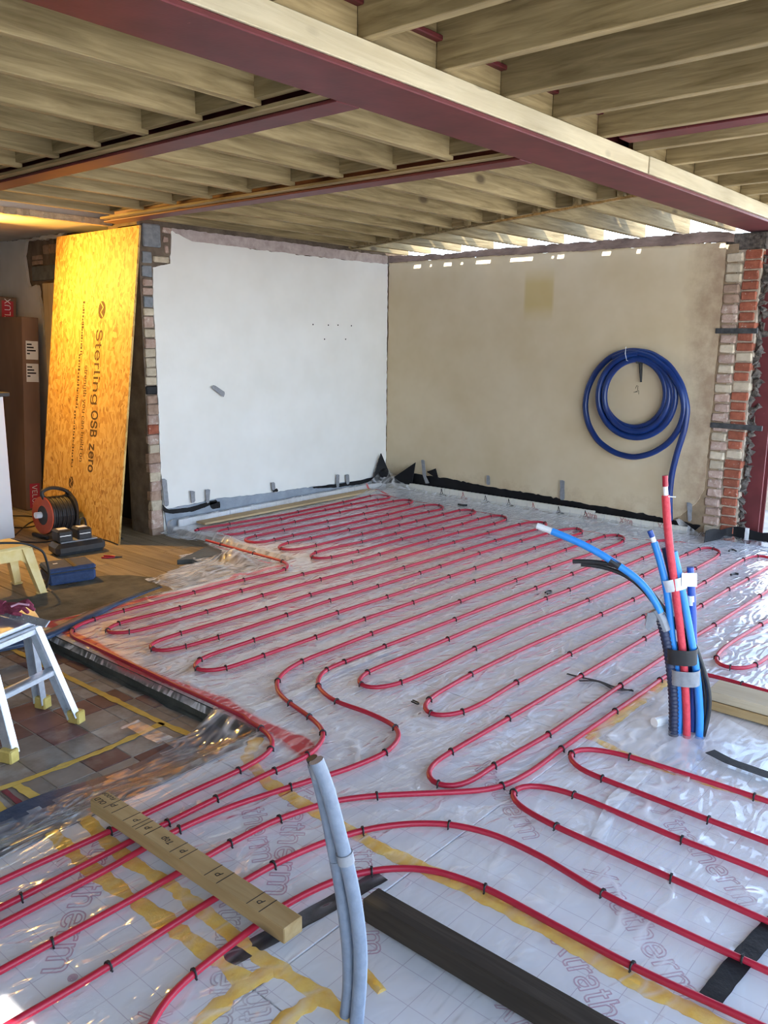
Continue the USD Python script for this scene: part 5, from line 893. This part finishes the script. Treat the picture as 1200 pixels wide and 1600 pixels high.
re.add('frame', tube(smooth_path(hd, 0.015, 0.04), 0.017, 8), tool_m, smooth=60); re.add('frame', tube(smooth_path([rc-ra*0.19-rt_*0.19-rs*0.10, rc-ra*0.19+rt_*0.10-rs*0.08, rc-ra*0.17+rt_*0.20], 0.015, 0.04), 0.015, 8), tool_m, smooth=60)
re.add('foot', bar(rc-ra*0.18-rt_*0.18-rs*0.14, rc-ra*0.18-rt_*0.18+rs*0.14, 0.04, 0.03, ch=0.006), tool_m); re.add('foot', bar(rc+ra*0.10-rt_*0.18-rs*0.12, rc+ra*0.10-rt_*0.18+rs*0.12, 0.03, 0.03, ch=0.006), tool_m); re.done()
chg = Thing('battery_charger', 'black twin battery charger holding two batteries, on the boards in front of the reel', 'charger')
cc = fl(np.array((128., 866.)), ZWD); cu_ = fl(np.array((165., 862.)), ZWD)-fl(np.array((92., 874.)), ZWD); Lc = np.linalg.norm(cu_); cu_ /= Lc; cv_ = np.cross([0, 0, 1.0], cu_)
cc = cc+cv_*0.09
chg.add('body', obox(cc+[0, 0, 0.055], [cu_, cv_, [0, 0, 1]], [0.205, 0.105, 0.050], 0.03), tool_m); chg.add('trim', obox(cc+[0, 0, 0.108], [cu_, cv_, [0, 0, 1]], [0.15, 0.06, 0.006], 0.003), tape_m)
for sx in (-0.105, 0.055):
    o_ = cc+cu_*sx+cv_*0.03
    chg.add('battery', obox(o_+[0, 0, 0.155], [cu_, cv_, [0, 0, 1]], [0.060, 0.075, 0.050], 0.014), black_m); chg.add('battery_label', obox(o_+[0, 0, 0.2065], [cu_, cv_, [0, 0, 1]], [0.036, 0.03, 0.0015]), vwhite); chg.add('battery_stripe', obox(o_-cv_*0.0755+[0, 0, 0.16], [cu_, cv_, [0, 0, 1]], [0.045, 0.001, 0.004]), vwhite)
chg.add('handle', tube(smooth_path([cc+cu_*0.05+cv_*0.06+[0, 0, .20], cc+cu_*0.06+cv_*0.06+[0, 0, .27], cc+cu_*0.10+cv_*0.06+[0, 0, .27], cc+cu_*0.11+cv_*0.06+[0, 0, .20]], 0.01, 0.015), 0.008, 6), black_m, smooth=60); chg.done()
cs = Thing('tool_case', 'small navy blue fabric case lying on the grey mat', 'case')
kc = np.array([2.93, 5.50, ZWD+0.012]); ku = np.array([0.86, 0.51, 0]); ku = np.array([math.cos(-0.25), math.sin(-0.25), 0]); kv = np.cross([0, 0, 1.0], ku)
cs.add('body', obox(kc+[0, 0, 0.045], [ku, kv, [0, 0, 1]], [0.165, 0.125, 0.044], 0.018), case_m); cs.add('lid', obox(kc+[0, 0, 0.105], [ku, kv, [0, 0, 1]], [0.168, 0.128, 0.018], 0.014), case_m)
cs.add('zip', obox(kc+[0, 0, 0.088], [ku, kv, [0, 0, 1]], [0.1655, 0.1255, 0.003]), black_m); cs.add('strap', obox(kc+ku*0.02+[0, 0, 0.1235], [ku, kv, [0, 0, 1]], [0.014, 0.129, 0.002]), black_m); cs.add('badge', obox(kc-ku*0.08+kv*0.02+[0, 0, 0.1235], [ku, kv, [0, 0, 1]], [0.016, 0.008, 0.0012]), vwhite); cs.done()
mt = Thing('floor_mat', 'dark grey felt mat with a rolled blue-grey edge, under the navy case', 'mat')
mp = fl(np.array([(-40, 1020), (0, 1008), (60, 996), (120, 970), (185, 940), (253, 917), (240, 905), (200, 901), (150, 903), (100, 922), (50, 935), (-40, 950)], float), ZWD)[:, :2]
mt.add('felt', extr(ragged(mp, 0.015, 0.05, 6), (0, 0, ZWD+0.002), (1, 0, 0), (0, 1, 0), 0.012), mat_m); 
rlp = fl(np.array([(-40, 1022), (0, 1011), (60, 998), (120, 972), (185, 941), (253, 917)], float), 0.016); rq = smooth_path(rlp, 0.03, 0.06); rw_ = 0.045*np.clip(np.linspace(2.2, 0.0, len(rq)), 0.15, 1)*(0.75+0.5*meshkit.fbm(np.c_[rq[:, :2]*4, rq[:, 2]*0])); rt = tube(rq, rw_, 12); rt.vertices[:, 2] = 0.016+(rt.vertices[:, 2]-0.016)*0.5; mt.add('rolled_edge', rt, navy_m, smooth=60); mt.done()
def cable(px, r, label, z=ZWD+0.007, m=black_m):
    one('loose_cable', tube(smooth_path(fl(np.array(px, float), z), 0.02, 0.05), r, 6), m, label, 'cable', smooth=60)
cable([(20, 806), (45, 806), (60, 809), (74, 813)], 0.006, 'black cable behind the white cabinet, uppermost of the tangle by the reel')
cable([(24, 836), (32, 828), (45, 817), (60, 811), (73, 812)], 0.006, 'black cable looping up to the left side of the reel')
cable([(20, 824), (40, 825), (58, 821), (71, 815)], 0.006, 'black cable curling below the reel loop beside the cabinet')
cable([(18, 842), (30, 846), (60, 848), (85, 845), (108, 838), (120, 838)], 0.006, 'long black cable across the boards in front of the reel')
cable([(150, 853), (158, 844), (170, 838), (186, 838), (192, 842)], 0.006, 'black cable arching from the charger past the foot of the strand board')
cable([(140, 838), (155, 842), (170, 845), (184, 851)], 0.006, 'black cable running straight to the bottom corner of the strand board')
oc = np.array([[2.15, 5.40, 0.325], [2.28, 5.42, 0.35], [2.42, 5.38, 0.345], [2.56, 5.34, 0.325], [2.66, 5.30, 0.26], [2.69, 5.30, 0.10], [2.72, 5.42, ZWD+0.01]]); one('loose_cable', tube(smooth_path(oc, 0.015, 0.03), 0.008, 6), black_m, 'dark cable lying over the cream stool', 'cable', smooth=60)
pl_ = Thing('pliers', 'small pliers with red handles lying on the boards beside the strand board', 'pliers'); q = fl(np.array((180., 870.)), ZWD+0.008)
for sg in (-1, 1): pl_.add('handle', tube(smooth_path([q+tr*0.0+tn*0.01*sg, q-tr*0.05+tn*0.03*sg, q-tr*0.10+tn*0.025*sg], 0.01, 0.015), 0.007, 6), pipe_m, smooth=60)
pl_.add('jaw', hull(np.vstack([q+tr*a_+tn*b_+zz*c_ for a_, b_, c_ in ((0, .014, .006), (0, -.014, .006), (0, .014, -.006), (0, -.014, -.006), (.055, .004, .004), (.055, -.004, .004), (.055, .004, -.004), (.055, -.004, -.004))])), iron_m); pl_.done()
# loose clips and offcut straps on the sheet
def bit(name, px, r, label, cat, z=ZS+0.008, sig=0.01): one(name, tube(smooth_path(fl(np.array(px, float), z), 0.012, sig), r, 6), clip_m, label, cat, smooth=60)
bit('spare_clip', [(852, 926), (856, 923), (862, 923), (861, 926), (855, 928)], 0.006, 'loose black clip lying between two pipes in the middle right of the floor', 'clip')
bit('spare_clip', [(645, 1094), (655, 1098), (654, 1101), (643, 1096)], 0.004, 'loose black clip beside a pipe bend in the middle of the floor', 'clip')
bit('spare_clip', [(1142, 898), (1148, 896), (1154, 897)], 0.009, 'loose black disc on the sheet at the far right', 'clip')
bit('spare_clip', [(1139, 861), (1142, 858.5), (1147, 859), (1150, 861)], 0.007, 'small black ring at the tip of the far right pipe loop', 'clip')
bit('spare_clip', [(716, 788), (724, 789.5), (730, 789.5)], 0.010, 'black scrap on the sheet at the foot of the cream wall', 'clip')
for i, (ps_, lb) in enumerate([([(886, 1053), (912, 1060), (938, 1064), (960, 1075), (990, 1080)], 'long black cable tie lying under the pipes left of the bundle, upper strand'), ([(905, 1064), (935, 1063), (948, 1070), (958, 1080), (988, 1078)], 'black cable tie crossing under the pipes left of the bundle, lower strand')]):
    one('cable_tie', ribbon(smooth_path(fl(np.array(ps_, float), ZS+0.004+0.002*i), 0.02, 0.04), 0.014, 0.002), clip_m, lb, 'cable tie')
one('membrane_scrap', extr(ragged(fl(np.array([(276, 878), (300, 868), (322, 857), (347, 862), (343, 869), (302, 877)], float), ZWD+0.02)[:, :2], 0.012, 0.04, 12), (0, 0, ZWD+0.001), (1, 0, 0), (0, 1, 0), 0.035), dpm_m, 'dark green-grey membrane scrap at the end of the boards, beside the plastic sheet', 'membrane')
# the floodlight that lights the doorway, on its stand behind the cabinet
fd = Thing('site_floodlight', 'site floodlight on a stand, pointing past the yellow strand board', 'floodlight')
lq = np.array([LD[1], -LD[0], 0.0]); lq /= np.linalg.norm(lq); lu = np.cross(lq, LD); lu = lu if lu[2] > 0 else -lu
fd.add('housing', obox(LP-LD*0.07, [LD, lq, lu], [0.05, 0.21, 0.15], 0.01), tool_m)
pa_ = [LP+0.24*np.array([math.cos(math.radians(q_)), math.sin(math.radians(q_)), 0]) for q_ in (-103, -190)]
fd.add('barn_door', bar(pa_[0], pa_[1], 0.006, 0.5), black_m)  # unseen plate added to keep the lamp's spill off the tiles
fd.add('stand', tube([LP-LD*0.12+[0, 0, -0.1], [LP[0]-LD[0]*0.2, LP[1]-LD[1]*0.2+0.2, ZWD]], 0.016, 8), tool_m); fd.done()
